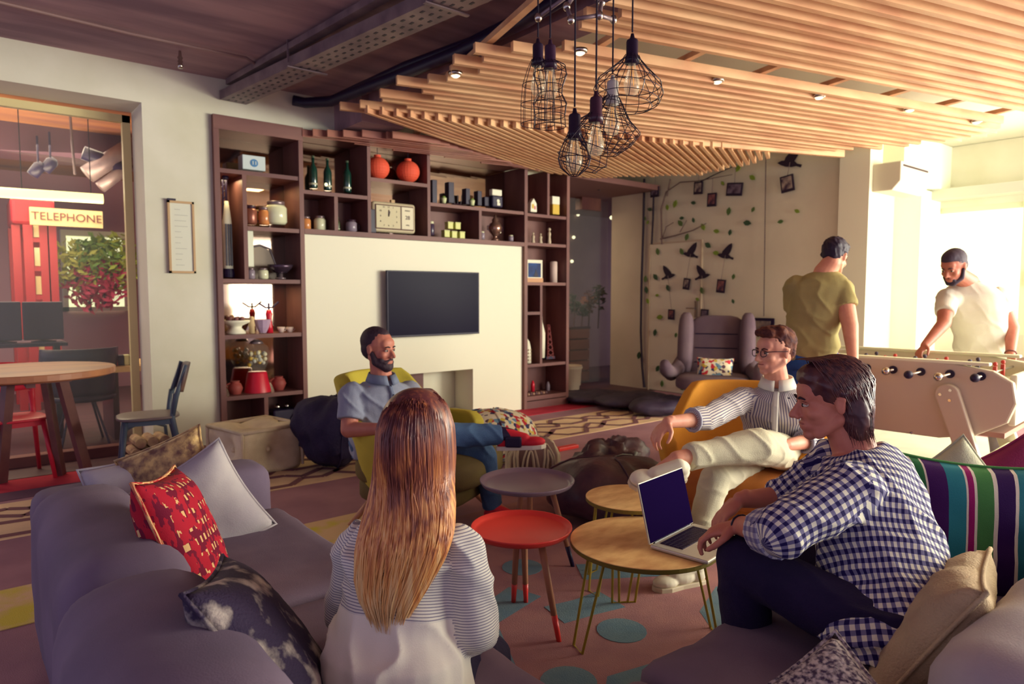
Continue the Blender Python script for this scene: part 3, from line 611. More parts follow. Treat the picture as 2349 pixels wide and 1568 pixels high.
# ------------------------------------------------------------ television and framed sheet
t = thing('television', 'black flat television on the cream panel', 'television', (3.87, 6.03, 1.255))
MB().box(-.565,.565,-.03,.0,-.333,.333).build('casing', dark, t, bevel=.006); MB().box(-.55,.55,-.033,-.029,-.315,.322).build('screen', mat('tv_glass', (20,13,42), .3, spec=.04), t)
MB().box(-.2,.2,0,.055,-.15,.15).build('wall_mount', blackm, t)
p1, p2 = P(383,459,Y=6.08), P(449,627,Y=6.08)
t = thing('framed_sheet', 'narrow wooden frame holding a white printed sheet on the wall', 'picture', ((p1.x+p2.x)/2, 6.085, (p1.z+p2.z)/2)); a, b = (p2.x-p1.x)/2, (p1.z-p2.z)/2
fm = gm('frame_oak', (196,160,116), rough=.5)
for q in ((-a,a,b-.018,b),(-a,a,-b,-b+.018),(-a,-a+.016,-b,b),(a-.016,a,-b,b)): MB().box(q[0],q[1],-.02,.01,q[2],q[3]).build('frame_bar', fm, t)
MB().box(-a+.01,a-.01,-.008,0,-b+.01,b-.01).build('sheet', gm('paper', (222,222,204)), t)
for k in range(11): MB().box(-a+.05, -a+.05+random.uniform(.04,.1), -.0095,-.008, b-.07-k*.045, b-.066-k*.045).build('printed_line', gm('faint_ink', (186,184,172)), t)
MB().box(-a,-a+.06,-.03,.0,b,b+.015).build('clip', dark, t)

# ------------------------------------------------------------ glazed room behind the doorway
struct('wall_left_room', MB().box(-3, 2.6, 11.4, 11.5, 0, 3.0).box(2.5, 2.6, 6.6, 11.5, 0, 3.0), gm('mauve_wall', (170,126,140), rough=.8), 'mauve wall at the back of the glazed room')
struct('ceiling', MB().box(-3, 2.6, 6.56, 11.5, 3.0, 3.1), gm('warm_timber_ceiling', (170,112,72), rough=.7, col2=(128,78,66), scale=1.5, stretch=(.4,3,1)), 'warm brown ceiling of the glazed room')
struct('trim_9', MB().box(-3, 2.5, 8.2, 8.7, 2.72, 3.0), gm('beam_dark', (84,52,70)), 'dark beam across the glazed room')
struct('window_3', MB().box(-3, 1.14, 6.52, 6.53, .08, 2.77), glassm, 'large glass pane of the doorway')
t = thing('tube_lamp', 'long glowing tube lamp hanging across the glazed room', 'lamp', P(80,446,Y=7.4))  # reflection in the glass modelled as a glowing tube
q0, q1 = P(-60,437,Y=7.4), P(236,456,Y=7.4)
MB().tube([q0, q1], .045, 12).build('tube', gm('tube_glow', (255,250,170), emit=1.6), t, off=t.location, smooth=True)
for q in (.35,.9):
    p = q0.lerp(q1, q); MB().tube([p, p+Vector((0,0,.9))], .004, 4).build('suspension_wire', cord_m, t, off=t.location)
# telephone booth
q0, q1 = P(62,720,Y=9.6), P(138,720,Y=9.6); x0, x1 = q0.x, q1.x; zt = P(60,458,Y=9.6).z
red = gm('booth_red', (170,40,52), rough=.4)
t = thing('telephone_booth', 'red telephone booth behind the glass', 'telephone booth', (x0, 9.6, 0))
off = t.location; w_ = x1-x0
MB().box(x0-.1, x1, 9.64, 10.4, zt-.28, zt+.04).build('roof_block', red, t, off=off, bevel=.04)
for a in (x0, x0+w_*.48, x1-.09): MB().box(a, a+.09, 9.6, 9.68, 0, zt-.28).build('post', red, t, off=off)
for a in (9.7, 10.3): MB().box(x0-.1, x0-.02, a, a+.08, 0, zt-.28).build('post', red, t, off=off)
MB().box(x0-.1, x1, 10.34, 10.4, 0, zt-.28).build('rear_wall', red, t, off=off)
zz = .3
while zz < zt-.4:
    MB().box(x0, x1, 9.61, 9.66, zz, zz+.05).build('glazing_bar', red, t, off=off)
    MB().box(x0+.1, x0+w_*.48, 9.64, 9.65, zz+.06, zz+.27).build('pane', gm('booth_pane', (224,206,150), rough=.2), t, off=off)
    MB().box(x0+w_*.6, x1-.1, 9.64, 9.65, zz+.06, zz+.27).build('pane', gm('booth_pane_red', (150,60,64), rough=.2), t, off=off)
    zz += .33
q0, q1 = P(68,486,Y=9.5), P(236,512,Y=9.5)
t = thing('telephone_sign', 'long cream sign lettered TELEPHONE over the booth', 'sign', ((q0.x+q1.x)/2, 9.5, (q0.z+q1.z)/2)); a = (q1.x-q0.x)/2
MB().box(-a,a,0,.06,-.1,.1).build('sign_board', gm('sign_cream', (226,204,150), rough=.5), t)
text('lettering', 'TELEPHONE', .128, (0,-.01,0), (R_(90),0,0), gm('sign_ink', (120,60,60)), t)
# garden window and plants
q0, q1 = P(150,540,Y=11.3), P(288,712,Y=11.3)
wf = struct('window_4', MB().box(q0.x-.06, q1.x+.06, 11.25, 11.38, q0.z, q0.z+.08).box(q0.x-.06, q1.x+.06, 11.25, 11.38, q1.z, q1.z+.06).box(q0.x-.06, q0.x, 11.25, 11.38, q1.z, q0.z).box(q0.x-.06, q1.x+.06, 11.25, 11.3, q1.z+.42, q1.z+.47), wframe, 'bright garden window at the back of the glazed room')
MB().box(q0.x, q1.x, 11.36, 11.39, q1.z, q0.z).build('pane', gm('garden_glow', (238,240,190), emit=1.0), wf)
def leaves(mb, c, r, n, s, rnd=random):
    for _ in range(n):
        a = Vector((rnd.gauss(0,1), rnd.gauss(0,1), rnd.gauss(0,1))).normalized()*(rnd.random()**.4)
        p = Vector(c)+Vector((a.x*r[0], a.y*r[1], a.z*r[2])); d = Vector((rnd.uniform(-1,1), rnd.uniform(-1,1), rnd.uniform(-1,1))).normalized(); e = d.orthogonal().normalized()
        mb.add([p-d*s, p+e*s*.45, p+d*s, p-e*s*.45], [(0,1,2,3)])
    return mb
for i, (px, py, rr, m, l) in enumerate(((175,610,.32,gm('leaf_lime',(206,214,110)),'pale green bush at the left of the garden window'),(205,660,.3,gm('blossom_pink',(206,70,110)),'bright pink flowering bush in the garden window'),
        (240,650,.3,gm('blossom_pink',(206,70,110)),'second pink flowering bush, further right'),(268,600,.36,gm('leaf_green2',(170,190,80)),'yellow green bush at the right of the garden window'),(225,590,.3,gm('leaf_mid',(130,170,90)),'green bush at the top middle of the garden window'))):
    p = P(px, py, Y=10.7); t = thing('garden_bush', l, 'plant', p)
    leaves(MB(), (0,0,0), (rr,.2,rr*1.1), 260, .07).build('foliage', m, t); MB().tube([(0,0,-rr),(0,0,0)], .02, 6).build('stem', jd, t)
# work desk with monitors
t = thing('office_desk', 'dark desk with a long top behind the glass', 'desk', P(60,800,Y=7.7))
q0, q1 = P(-60,790,Y=7.7), P(150,798,Y=7.7)
MB().box(q0.x, q1.x, 7.5, 8.3, q0.z-.03, q0.z).build('desk_top', dark, t, off=t.location)
for a in (q0.x+.05, q1.x-.1): MB().box(a, a+.05, 7.6, 7.65, 0, q0.z-.03).build('leg', dark, t, off=t.location)
for (a, b, l) in ((-40,52,'dark monitor cut by the left edge of the picture'),(50,148,'large dark monitor seen from behind on the desk')):
    u, v = P(a, 692, Y=7.72), P(b, 784, Y=7.72); t = thing('monitor', l, 'monitor', ((u.x+v.x)/2, 7.72, q0.z)); hw = (v.x-u.x)/2
    MB().box(-hw, hw, 0, .04, .02, u.z-q0.z).build('screen_back', gm('monitor_violet', (46,30,66), rough=.5), t, bevel=.01); MB().lathe([(.1,0),(.1,.01),(.02,.02),(.02,.06)], (0,.05,0), 12).build('stand', dark, t)
t = thing('side_counter', 'pale timber counter carrying small gadgets at the right of the glazed room', 'counter', P(280,838,Y=7.3))
u, v = P(252,838,Y=7.3), P(306,836,Y=7.3)
MB().box(u.x-.05, 1.9, 7.1, 7.9, u.z-.05, u.z).build('counter_top', gm('pale_counter', (220,184,130)), t, off=t.location); MB().box(u.x, u.x+.05, 7.2, 7.8, 0, u.z-.05).build('leg', jd, t, off=t.location)
for i, (px, m) in enumerate(((262,'signal_red'),(276,'dark_plastic'),(290,'pot_white'),(302,'dark_lid'))):
    tag(MB().box(-.04,.04,-.04,.04,0,.1).build('gadget', MATS[m], bevel=.012), ['red gadget at the left of the counter','black gadget second on the counter','cream gadget third on the counter','brown gadget at the right end of the counter'][i], 'gadget').location = (P(px,826,Y=7.25).x, 7.25, u.z)
def wire_chair(loc, rz, label, m):
    t = thing('bucket_chair', label, 'chair', loc, rz)
    prof = MB(); n = 14; V = []
    for j in range(7):
        z = .42+.45*j/6
        for k in range(n+1):
            a = math.pi*(-.1+1.2*k/n); r = .27+.04*j/6; V.append((r*math.cos(a), r*math.sin(a)*.9, z-(.16 if abs(k-n/2) > 5 else 0)*j/6))
    Fc = [(j*(n+1)+k, j*(n+1)+k+1, (j+1)*(n+1)+k+1, (j+1)*(n+1)+k) for j in range(6) for k in range(n)]
    o = prof.add(V, Fc).build('backrest', m, t, smooth=True); s_ = o.modifiers.new('s', 'SOLIDIFY'); s_.thickness = .02
    MB().lathe([(.0,.40),(.27,.40),(.28,.43),(.27,.45),(0,.45)], n=20).build('seat', m, t, smooth=True)
    for k in range(4):
        a = math.pi/4+k*math.pi/2; MB().tube([(.12*math.cos(a), .12*math.sin(a), .41), (.26*math.cos(a), .26*math.sin(a), 0)], .011, 6).build('leg', m, t)
    return t
p = P(190,1000,Y=7.25); wire_chair((p.x, 7.25, 0), R_(180), 'black bucket chair tucked under the desk behind the glass', dark)
sp_ = None
for i, (px, py) in enumerate(((88,385),(116,375))):
    p = P(px, py, Y=8.0); lb = ['left dark spotlight under the warm ceiling','right dark spotlight under the warm ceiling'][i]
    if sp_ is None:
        sp_ = thing('track_spotlight', lb, 'spotlight', p, group='dark spotlights behind the glass')
        MB().lathe([(.05,-.09),(.055,.02),(.03,.06)], n=12, M=Matrix.Rotation(R_(35),4,'Y')).build('lamp_head', dark, sp_, smooth=True); MB().tube([(0,0,.02),(0,0,.3)], .01, 6).build('stem', dark, sp_)
    else: dup(sp_, p, label=lb)
q = [P(160,250,Y=7.6), P(165,320,Y=7.6), P(172,400,Y=7.6)]
tag(MB().tube(q, .012, 6).build('drop_pipe', galv), 'thin grey pipe dropping from the warm ceiling', 'pipe')
for i, (a, b, r) in enumerate((((200,400),(310,330),.09),((190,350),(300,390),.07),((230,430),(310,370),.06))):
    tag(MB().tube([P(*a,Y=8.0), P(*b,Y=8.0)], r, 10).build('vent_duct', galv if i != 1 else dark, smooth=True), ['thick silver duct behind the glass','dark duct crossing behind the silver ones','lower thin silver duct behind the glass'][i], 'duct')

# ------------------------------------------------------------ corridor
p = P(1352,752,Y=7.5); t = thing('planter_box', 'brown timber planter box in the corridor', 'planter', (6.9, 7.5, 0))
z_ = p.z; x0 = P(1305,752,Y=7.45).x
for k in range(5): MB().box(x0, 7.6, 7.42, 7.46, .02+k*z_/5, (k+1)*z_/5).build('plank', wood_x, t, off=t.location)
MB().box(x0, 7.6, 7.46, 7.85, 0, z_-.04).build('soil', gm('soil', (60,36,50)), t, off=t.location)
MB().box(x0, 7.6, 7.40, 7.48, z_-.005, z_+.03).build('rim', gm('planter_rim', (60,40,52)), t, off=t.location)
lf = gm('corridor_leaf', (66,72,66), rough=.6)
for i, (px, hh) in enumerate(((1318,.6),(1336,.4),(1352,.62),(1374,.7))):
    x = P(px,752,Y=7.6).x; t = thing('potted_plant', ['leafy plant at the left of the corridor planter','low grassy plant in the corridor planter','thin reddish plant in the corridor planter','tall broad plant at the right of the corridor planter'][i], 'plant', (x, 7.62, z_-.02))
    MB().tube([(0,0,0),(.02,0,hh*.5),(0,0,hh*.85)], .012, 6).build('stem', gm('stem_brown', (96,66,66)), t)
    leaves(MB(), (0,0,hh*.7), (.13,.08,hh*.3), 60, .06).build('foliage', lf if i != 2 else gm('red_leaf',(120,76,70)), t)
p = P(1311,892,z=0); t = thing('waste_bin', 'white ribbed waste bin beside the shelving end', 'bin', p)
MB().lathe([(.11,0),(.145,.30),(.15,.30),(.15,.345),(.14,.345),(.13,.06),(.0,.05)], n=24).build('bin_body', gm('bin_white', (222,208,186), rough=.5), t, smooth=False)
MB().lathe([(.155,.30),(.155,.325)], n=24).build('rim', cream, t)
for i, (px, py, Y_) in enumerate(((1326,492,8.85),(1316,544,8.85),(1312,599,8.85),(1403,499,7.1))):
    p = P(px, py, Y=Y_); tag(MB().ball((0,0,0), .03, 8).build('round_light', gm('fairy', (255,250,200)), smooth=True), ['top of the three small round lights on the taupe wall','middle of the three small round lights on the taupe wall','lowest of the three small round lights on the taupe wall','small round light on the white wall right of the glass'][i], 'light').location = p
for i, px in enumerate((1374,1402)):
    p = P(px, 424, Y=6.6); t = thing('security_camera', ['left white dome security camera','right white dome security camera'][i], 'camera', p, group='dome cameras under the slats')
    MB().lathe([(.075,.04),(.075,0),(.06,-.03)], n=18).build('housing', cream, t, smooth=True); MB().ball((0,0,-.03), (.05,.05,.045), 12).build('dome', gm('smoke_dome', (70,60,76), rough=.1), t, smooth=True)
    MB().tube([(0,0,.04),(0,0,.25)], .012, 6).build('stem', cream, t)

# ------------------------------------------------------------ bird wall decals and hung photographs
XB = 7.60
dc = gm('decal_black', (40,22,46), rough=.7); bk = gm('decal_branch', (120,96,92), rough=.8)
def flat(mb, pts, n): mb.f.append(tuple(range(len(mb.v), len(mb.v)+len(pts)))); mb.v += [tuple(p) for p in pts]
def plate(px, py, w_, h_, rot, X=XB):
    """outline box hung on the wall plane, width along -Y"""
    c = P(px, py, X=X); return c
tree = thing('tree_decal', 'stuck-on tree with climbing stems and branches on the white wall', 'wall decal', P(1480,890,X=XB))
def stroke(pts, r, m): 
    q = [P(a, b, X=XB-.012) for a, b in pts]; MB().tube(q, r, 6).build('branch', m, tree, off=tree.location)
stroke([(1478,410),(1476,520),(1472,640),(1470,760),(1473,840),(1478,888)], [.016,.018,.018,.016,.016,.02], dc)
stroke([(1500,430),(1498,500),(1495,560)], .014, dc)
stroke([(1518,560),(1517,480),(1528,440),(1560,418),(1600,415),(1680,400)], [.012,.012,.01,.008,.006,.004], bk)
stroke([(1530,450),(1538,410)], .01, bk)
stroke([(1515,548),(1550,540),(1590,528),(1620,512)], [.012,.01,.008,.005], bk); stroke([(1520,545),(1528,520),(1545,510)], [.008,.006,.004], bk); stroke([(1560,532),(1575,505)], [.006,.004], bk)
stroke([(1600,420),(1640,400),(1690,378)], [.008,.006,.004], dc)
lg = [gm('decal_leaf_a', (126,150,50)), gm('decal_leaf_b', (84,112,56)), gm('decal_leaf_c', (54,84,56))]
LV = [(1725,407),(1727,480),(1713,511),(1828,484),(1790,508),(1674,533),(1643,530),(1671,484),(1590,465),(1548,467),(1508,577),(1503,635),(1507,677),(1563,577),(1623,562),(1642,580),(1682,634),(1681,691),(1599,686),(1550,768),(1502,762),(1513,727),(1583,803),(1508,845),(1560,818),(1518,880),(1465,815),(1530,475),(1560,512),(1590,505),(1612,520),(1575,543),(1563,500),(1485,510),(1480,640),(1482,665),(1485,690),(1478,500),(1490,480),(1657,420),(1610,666),(1532,660),(1693,385),(1564,890)]
for i, (px, py) in enumerate(LV):
    c = P(px, py, X=XB-.014); s_ = random.uniform(.03,.055) if py < 700 or i % 2 else random.uniform(.04,.06); a = random.uniform(0, 6.28)
    d = Vector((0, math.cos(a), math.sin(a))); e = Vector((0, -d.z, d.y)); mb = MB()
    q = [c-d*s_, c-d*s_*.3+e*s_*.6, c+d*s_*.4+e*s_*.55, c+d*s_*1.1, c+d*s_*.4-e*s_*.55, c-d*s_*.3-e*s_*.6]
    q2 = [p+Vector((.008,0,0)) for p in q]; mb.add(q+q2, [(0,1,2,3,4,5),(11,10,9,8,7,6)]+[(k, (k+1) % 6, 6+(k+1) % 6, 6+k) for k in range(6)])
    mb.build('leaf', lg[i % 3], tree, off=tree.location)
BIRD = [(-1.05,-.12),(-.75,.06),(-.5,.10),(-.45,.35),(-.15,.80),(.15,1.15),(.45,1.35),(.55,1.0),(.5,.55),(.32,.12),(.6,-.05),(1.0,-.10),(.95,-.32),(.55,-.25),(.2,-.34),(-.3,-.36),(-.75,-.26)]
def hung(px, py, s_, flip, qx, qy, w_, h_, tl, lab, plab, mm):
    c = P(px, py, X=XB-.01); t = thing('bird_decal', lab, 'wall decal', c, group='black bird decals')
    q = [Vector((0, -flip*a*s_, b*s_)) for a, b in BIRD]
    mb = MB(); n = len(q); q2 = [p+Vector((.01,0,0)) for p in q]; mb.add(q+q2, [tuple(range(n)), tuple(reversed(range(n, 2*n)))]+[(k, (k+1) % n, n+(k+1) % n, n+k) for k in range(n)])
    o = mb.build('bird', dc, t); o.data.transform(Matrix.Rotation(R_(12*flip), 4, 'X'))
    photo(qx, qy, w_, h_, tl, plab, (px, py))
def photo(qx, qy, w_, h_, tl, plab, frm=None, X=XB-.03):
    c2 = P(qx, qy, X=X); t2 = thing('hung_photo', plab, 'photo', c2, group='photographs hung on the white wall')
    M = Matrix.Rotation(R_(tl), 4, 'X')
    MB().box(-.01,.01,-w_/2,w_/2,-h_/2,h_/2,M=M).build('frame', dc, t2)
    MB().box(-.014,-.01,-w_/2+.018,w_/2-.018,-h_/2+.03,h_/2-.018,M=M).build('print', gm('print_%d' % (qx % 3), [(170,150,136),(150,90,86),(120,104,120)][qx % 3], col2=(60,36,60), scale=14), t2)
    if frm:
        a = P(*frm, X=X); MB().tube([a-c2, Vector((0,0,h_/2))], .0035, 4).build('string', bk, t2)
hung(1664,585,.12,1,1654,656,.12,.17,6,'bird decal at the upper right over the door','small light photo with a white print below the upper right bird',1)
hung(1584,582,.12,1,1575,651,.10,.15,8,'bird decal at the upper middle over the door','small reddish photo below the upper middle bird',1)
hung(1532,632,.115,-1,1540,721,.10,.14,2,'bird decal at the lower left over the door','dark photo hanging lowest at the left of the door',1)
hung(1610,632,.115,-1,1616,722,.11,.15,4,'bird decal at the lower right over the door','dark photo half hidden behind the wing chair',1)
hung(1812,372,.15,1,1806,421,.16,.19,-8,'bird decal just below the slats at the right','tilted reddish photo below the rightmost bird',1)
for a in ((1502,440,.14,.14,0,'photo at the far left beside the thick stem'),(1602,431,.13,.16,3,'reddish photo under the slats above the branch'),(1633,458,.13,.17,2,'photo with a pale figure hanging on two strings'),(1685,434,.22,.16,6,'wide landscape photo below a leaf')): photo(a[0], a[1], a[2], a[3], a[4], a[5], (a[0]+2, a[1]-50))
# plug in branch ends, door and handle
d2 = struct('door_3', MB().box(7.605, 7.62, P(1605,700,X=7.6).y, P(1490,700,X=7.6).y, .01, P(1548,557,X=7.6).z), gm('door_cream', (224,214,190), rough=.6), 'flush cream door in the bird wall')
y0, y1, zt = P(1605,700,X=7.6).y, P(1490,700,X=7.6).y, P(1548,557,X=7.6).z
for q in ((y0-.02,y0,0,zt+.02),(y1,y1+.02,0,zt+.02),(y0,y1,zt,zt+.02)): MB().box(7.595, 7.62, *q).build('frame_bar', gm('frame_tan', (196,176,150)), d2)
p = P(1598,707,X=7.6); MB().box(7.57,7.6,p.y-.015,p.y+.015,p.z-.12,p.z+.1).bar((7.55,p.y,p.z),(7.55,p.y+.13,p.z),.02,.015).build('handle', chrome, d2)
# light chain with the picture at its end
ch = thing('hanging_chain', 'thin bead chain hanging from the slats in front of the bird wall', 'chain', P(1757,352,X=7.57)); a, b = P(1757,352,X=7.57), P(1752,726,X=7.57)
MB().tube([a, b], .004, 5).build('chain_cord', bk, ch, off=ch.location)
cbm = MB()
for k in range(90): cbm.ball(a.lerp(b, k/90), .009, 4)
o = cbm.build('bead', jd, ch, off=ch.location); o['kind'] = 'stuff'
t = thing('chain_picture', 'black framed photo hanging at the end of the bead chain', 'picture', P(1751,748,X=7.585), rz=R_(-90))
MB().box(-.14,.14,-.01,.01,-.12,.10).build('frame', dark, t); MB().box(-.10,.10,-.014,-.01,-.085,.065).build('print', gm('grey_print', (150,134,128), col2=(80,64,80), scale=12), t)
# wall air conditioner
t = thing('air_conditioner', 'white wall box with a rounded lower corner fixed to the column', 'air conditioner', (7.62, 3.28, P(1985,412,X=7.62).z))
MB().prism([(0,-.14),(-.2,-.14),(-.28,-.05),(-.28,.15),(0,.15)], .75, M=Matrix(((0,0,1,0),(1,0,0,0),(0,1,0,0),(0,0,0,1)))).build('casing', gm('unit_beige', (212,204,180), rough=.6), t, bevel=.01)
MB().box(.05,.7,-.285,-.28,.1,.12).build('vent_slot', jd, t)
# ------------------------------------------------------------ soft things
def LD(lat, dep, z=0): return Vector((FW[0]*dep+RT[0]*lat, FW[1]*dep+RT[1]*lat, z))
def facing(lat, dep): v = LD(lat, dep); return math.atan2(v.y, v.x)      # heading of a view-relative direction; things face their own +X
def at(px, d, z=0): return LD((px-CX)/F_*d, d, z)
def setuv(o, fn):
    me = o.data; l = me.uv_layers.new(name='fab')
    for p in me.polygons:
        for li, vi in zip(p.loop_indices, p.vertices): l.data[li].uv = fn(me.vertices[vi].co)
sofa_m = mat('violet_grey_cloth', (120,104,126), .9, (104,90,112), 3, .12, 260)
sofa_s = mat('violet_grey_seat', (126,108,126), .9, (108,92,112), 3, .12, 260)
def wobble(o, amp, sc_, levels=3, pinch=None):
    """wrinkle a soft mesh: subdivide, round, push along normals"""
    bm = bmesh.new(); bm.from_mesh(o.data)
    bmesh.ops.subdivide_edges(bm, edges=bm.edges, cuts=levels, use_grid_fill=True)
    bm.normal_update()
    for v in bm.verts:
        n = noise.noise(Vector(v.co)*sc_)+.5*noise.noise(Vector(v.co)*sc_*2.3); v.co += v.normal*n*amp
    bm.to_mesh(o.data); bm.free(); o.data.shade_smooth()
def rbox(name, x0, x1, y0, y1, z0, z1, r, m, parent, off, amp=.004, wr=0):
    """upholstery block: a rounded box as real geometry"""
    hx, hy, hz = (x1-x0)/2, (y1-y0)/2, (z1-z0)/2; c = Vector(((x0+x1)/2, (y0+y1)/2, (z0+z1)/2)); r = min(r, hx, hy, hz)
    V = []; Fc = []; idx = {}
    N = (max(6, int(hx*2/.05)), max(6, int(hy*2/.05)), max(6, int(hz*2/.05)))
    def vid(p):
        k = (round(p[0], 5), round(p[1], 5), round(p[2], 5))
        if k not in idx:
            q = Vector(p); core = Vector((max(-hx+r, min(hx-r, q.x)), max(-hy+r, min(hy-r, q.y)), max(-hz+r, min(hz-r, q.z))))
            d = q-core
            if d.length > 1e-9: q = core+d.normalized()*r
            nn = d.normalized() if d.length > 1e-9 else Vector((0,0,0))
            w_ = c+q; q = q+nn*(noise.noise(w_*5)*amp*1.5+noise.noise(w_*14)*amp*.5)
            if wr: q = q+nn*(-abs(noise.noise(Vector((w_.x*2.0+w_.y*5, w_.y*3-w_.x*2, 7)))**1)*wr)
            idx[k] = len(V); V.append(c+q)
        return idx[k]
    def remap(t, h):  # more points near the rounded edge
        return h*math.sin(t*math.pi/2)*.4+h*t*.6
    for ax in range(3):
        a, b = [i for i in range(3) if i != ax]; H = (hx, hy, hz)
        for sg in (-1, 1):
            for i in range(N[a]):
                for j in range(N[b]):
                    q = []
                    for (di, dj) in ((0,0),(1,0),(1,1),(0,1)):
                        p = [0,0,0]; p[ax] = sg*H[ax]; p[a] = remap(-1+2*(i+di)/N[a], H[a]); p[b] = remap(-1+2*(j+dj)/N[b], H[b]); q.append(vid(p))
                    if (sg > 0) != (ax == 1): Fc.append(tuple(q))
                    else: Fc.append(tuple(reversed(q)))
    mb = MB(); mb.v = [tuple(p) for p in V]; mb.f = Fc
    return mb.build(name, m, parent, smooth=True, off=off)
sf = thing('corner_sofa', 'large low violet grey corner sofa in the foreground', 'sofa', (1.1, 1.1, 0)); so = sf.location
rbox('backrest', .17, .50, 1.95, 3.0, .06, .655, .13, sofa_m, sf, so, .008)
rbox('backrest', .13, .50, .75, 1.94, .06, .67, .14, sofa_m, sf, so, .010, .012)
rbox('armrest', .19, 1.07, 2.98, 3.24, .06, .60, .07, sofa_m, sf, so, .004)
rbox('seat_cushion', .47, 1.10, 2.02, 2.985, .16, .415, .05, sofa_s, sf, so, .006, .01)
rbox('seat_cushion', .47, 1.11, 1.10, 2.01, .16, .41, .05, sofa_s, sf, so, .006, .012)
rbox('seat_cushion', .47, 1.30, .45, 1.09, .16, .41, .05, sofa_s, sf, so, .006, .012)
rbox('seat_cushion', 1.31, 2.15, .45, 1.13, .16, .41, .06, sofa_s, sf, so, .009, .03)
rbox('seat_cushion', 2.16, 2.95, .45, 1.10, .16, .405, .05, sofa_s, sf, so, .006, .012)
rbox('backrest', .5, 1.35, .13, .47, .06, .66, .13, sofa_m, sf, so, .008)
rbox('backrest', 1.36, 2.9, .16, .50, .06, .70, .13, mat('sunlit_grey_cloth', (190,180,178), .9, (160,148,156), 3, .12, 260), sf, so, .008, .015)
rbox('armrest', 2.93, 3.12, .2, 1.1, .06, .56, .07, sofa_m, sf, so, .004)
MB().box(.25, 1.05, .3, 3.15, .03, .17).box(1.0, 3.05, .25, 1.05, .03, .17).build('base', dark, sf, off=so)
for x, y in ((.3,3.1),(1.0,3.1),(.3,.3),(3.0,.3),(3.0,1.0)): MB().lathe([(.02,0),(.025,.05)], (x,y,0), 8).build('leg', dark, sf, off=so)
def pillow(name, w_, h_, th, m, loc, M3, label, group=None, puff=1, ears=.10, wr=.008, cat='cushion', seam=True):
    """square cushion with pointed corners; local x width, y height, z thickness"""
    N = 22; V = []; idx = {}; Fc = []; fab = []
    t = thing(name, label, cat, loc, group=group); t.rotation_euler = M3.to_euler()
    for side in (1, -1):
        for i in range(N+1):
            for j in range(N+1):
                u, v = -1+2*i/N, -1+2*j/N; e = i in (0, N) or j in (0, N); key = (i, j) if e else (i, j, side)
                if key in idx: continue
                x = u*w_/2*(1-ears*(1-v*v)); y = v*h_/2*(1-ears*(1-u*u))
                z = side*th/2*((1-u**4)*(1-v**4))**.6
                z += (noise.noise(Vector((u*2.5+loc[0]*7, v*2.5, side)))*.5+noise.noise(Vector((u*6, v*6+loc[1]*5, side)))*.3)*wr*(0 if e else 1)
                idx[key] = len(V); V.append((x, y, z)); fab.append((u*w_/2, v*h_/2))
        for i in range(N):
            for j in range(N):
                q = [idx.get((a, b), idx.get((a, b, side))) for a, b in ((i,j),(i+1,j),(i+1,j+1),(i,j+1))]
                Fc.append(tuple(q) if side > 0 else tuple(reversed(q)))
    mb = MB(); mb.v = V; mb.f = Fc; o = mb.build('cover', m, t, smooth=True)
    l = o.data.uv_layers.new(name='fab')
    for p in o.data.polygons:
        for li, vi in zip(p.loop_indices, p.vertices): l.data[li].uv = fab[vi]
    if seam:
        q = []
        for s_ in range(4):
            for k in range(12):
                a = -1+2*k/12; u, v = ((a,-1),(1,a),(-a,1),(-1,-a))[s_]; q.append((u*w_/2*(1-ears*(1-v*v)), v*h_/2*(1-ears*(1-u*u)), 0))
        MB().tube(q, .006, 5, closed=True).build('piping', m, t, smooth=True)
    return t
def face_M(normal, roll=0, up=(0,0,1)):
    """rotation whose +Z is normal and +Y as near up as it can be"""
    z = Vector(normal).normalized(); x = Vector(up).cross(z)
    if x.length < .05: x = Vector((1,0,0))
    x.normalize(); y = z.cross(x); M = Matrix((x, y, z)).transposed(); return M @ Matrix.Rotation(roll, 3, 'Z')
grey_c = mat('pale_grey_cloth', (196,188,188), .9, (172,164,172), 4, .12, 200)
dir_ = lambda lat, dep, up=0: LD(lat, dep, up)
def redb(M, mix, u, v, nt):
    a = M('PINGPONG', M('ADD', u, .7), .018); b = M('PINGPONG', M('ADD', v, .7), .024)
    n = nt.nodes.new('ShaderNodeTexNoise'); n.inputs['Scale'].default_value = 9
    g = M('MULTIPLY', M('GREATER_THAN', a, .0105), M('GREATER_THAN', b, .013)); g2 = M('MULTIPLY', g, M('GREATER_THAN', n.outputs[0], .5))
    h = M('GREATER_THAN', n.outputs[0], .52)
    return mix(g2, mix(M('MULTIPLY', h, .7), (176,30,52), (70,16,50)), (222,178,124))
red_c = uvmat('red_check_velvet', redb)
pillow('grey_cushion', .44, .44, .15, grey_c, at(335, 2.72, .50), face_M(dir_(.5,-.8,.5), R_(10)), 'pale grey cushion behind the red one, left of it in the sofa corner')
pillow('grey_cushion', .42, .42, .15, grey_c, at(440, 2.62, .50), face_M(dir_(.3,-.8,.35), R_(30)), 'pale grey cushion with a folded corner standing against the sofa arm')
pillow('gold_cushion', .36, .2, .08, mat('gold_brocade', (206,170,110), .6, (110,74,62), 26, .5, 60), P(378,1068,z=.66), face_M(dir_(0,-1,.3), R_(24)), 'gold and brown brocade cushion peeping behind the grey ones')
pillow('red_cushion', .42, .46, .16, red_c, at(405, 2.07, .585), face_M((.92,-.42,.40), R_(-8)), 'dark red cushion with a gold grid pattern on the sofa')
pillow('patterned_cushion', .46, .44, .15, mat('black_silver_print', (50,36,66), .8, (196,182,170), 13, .4, 160, lo=.52, hi=.68), at(585, 1.55, .53), face_M((.80,-.25,.60), R_(-14)), 'dark cushion with a worn silver print lying against the near backrest')
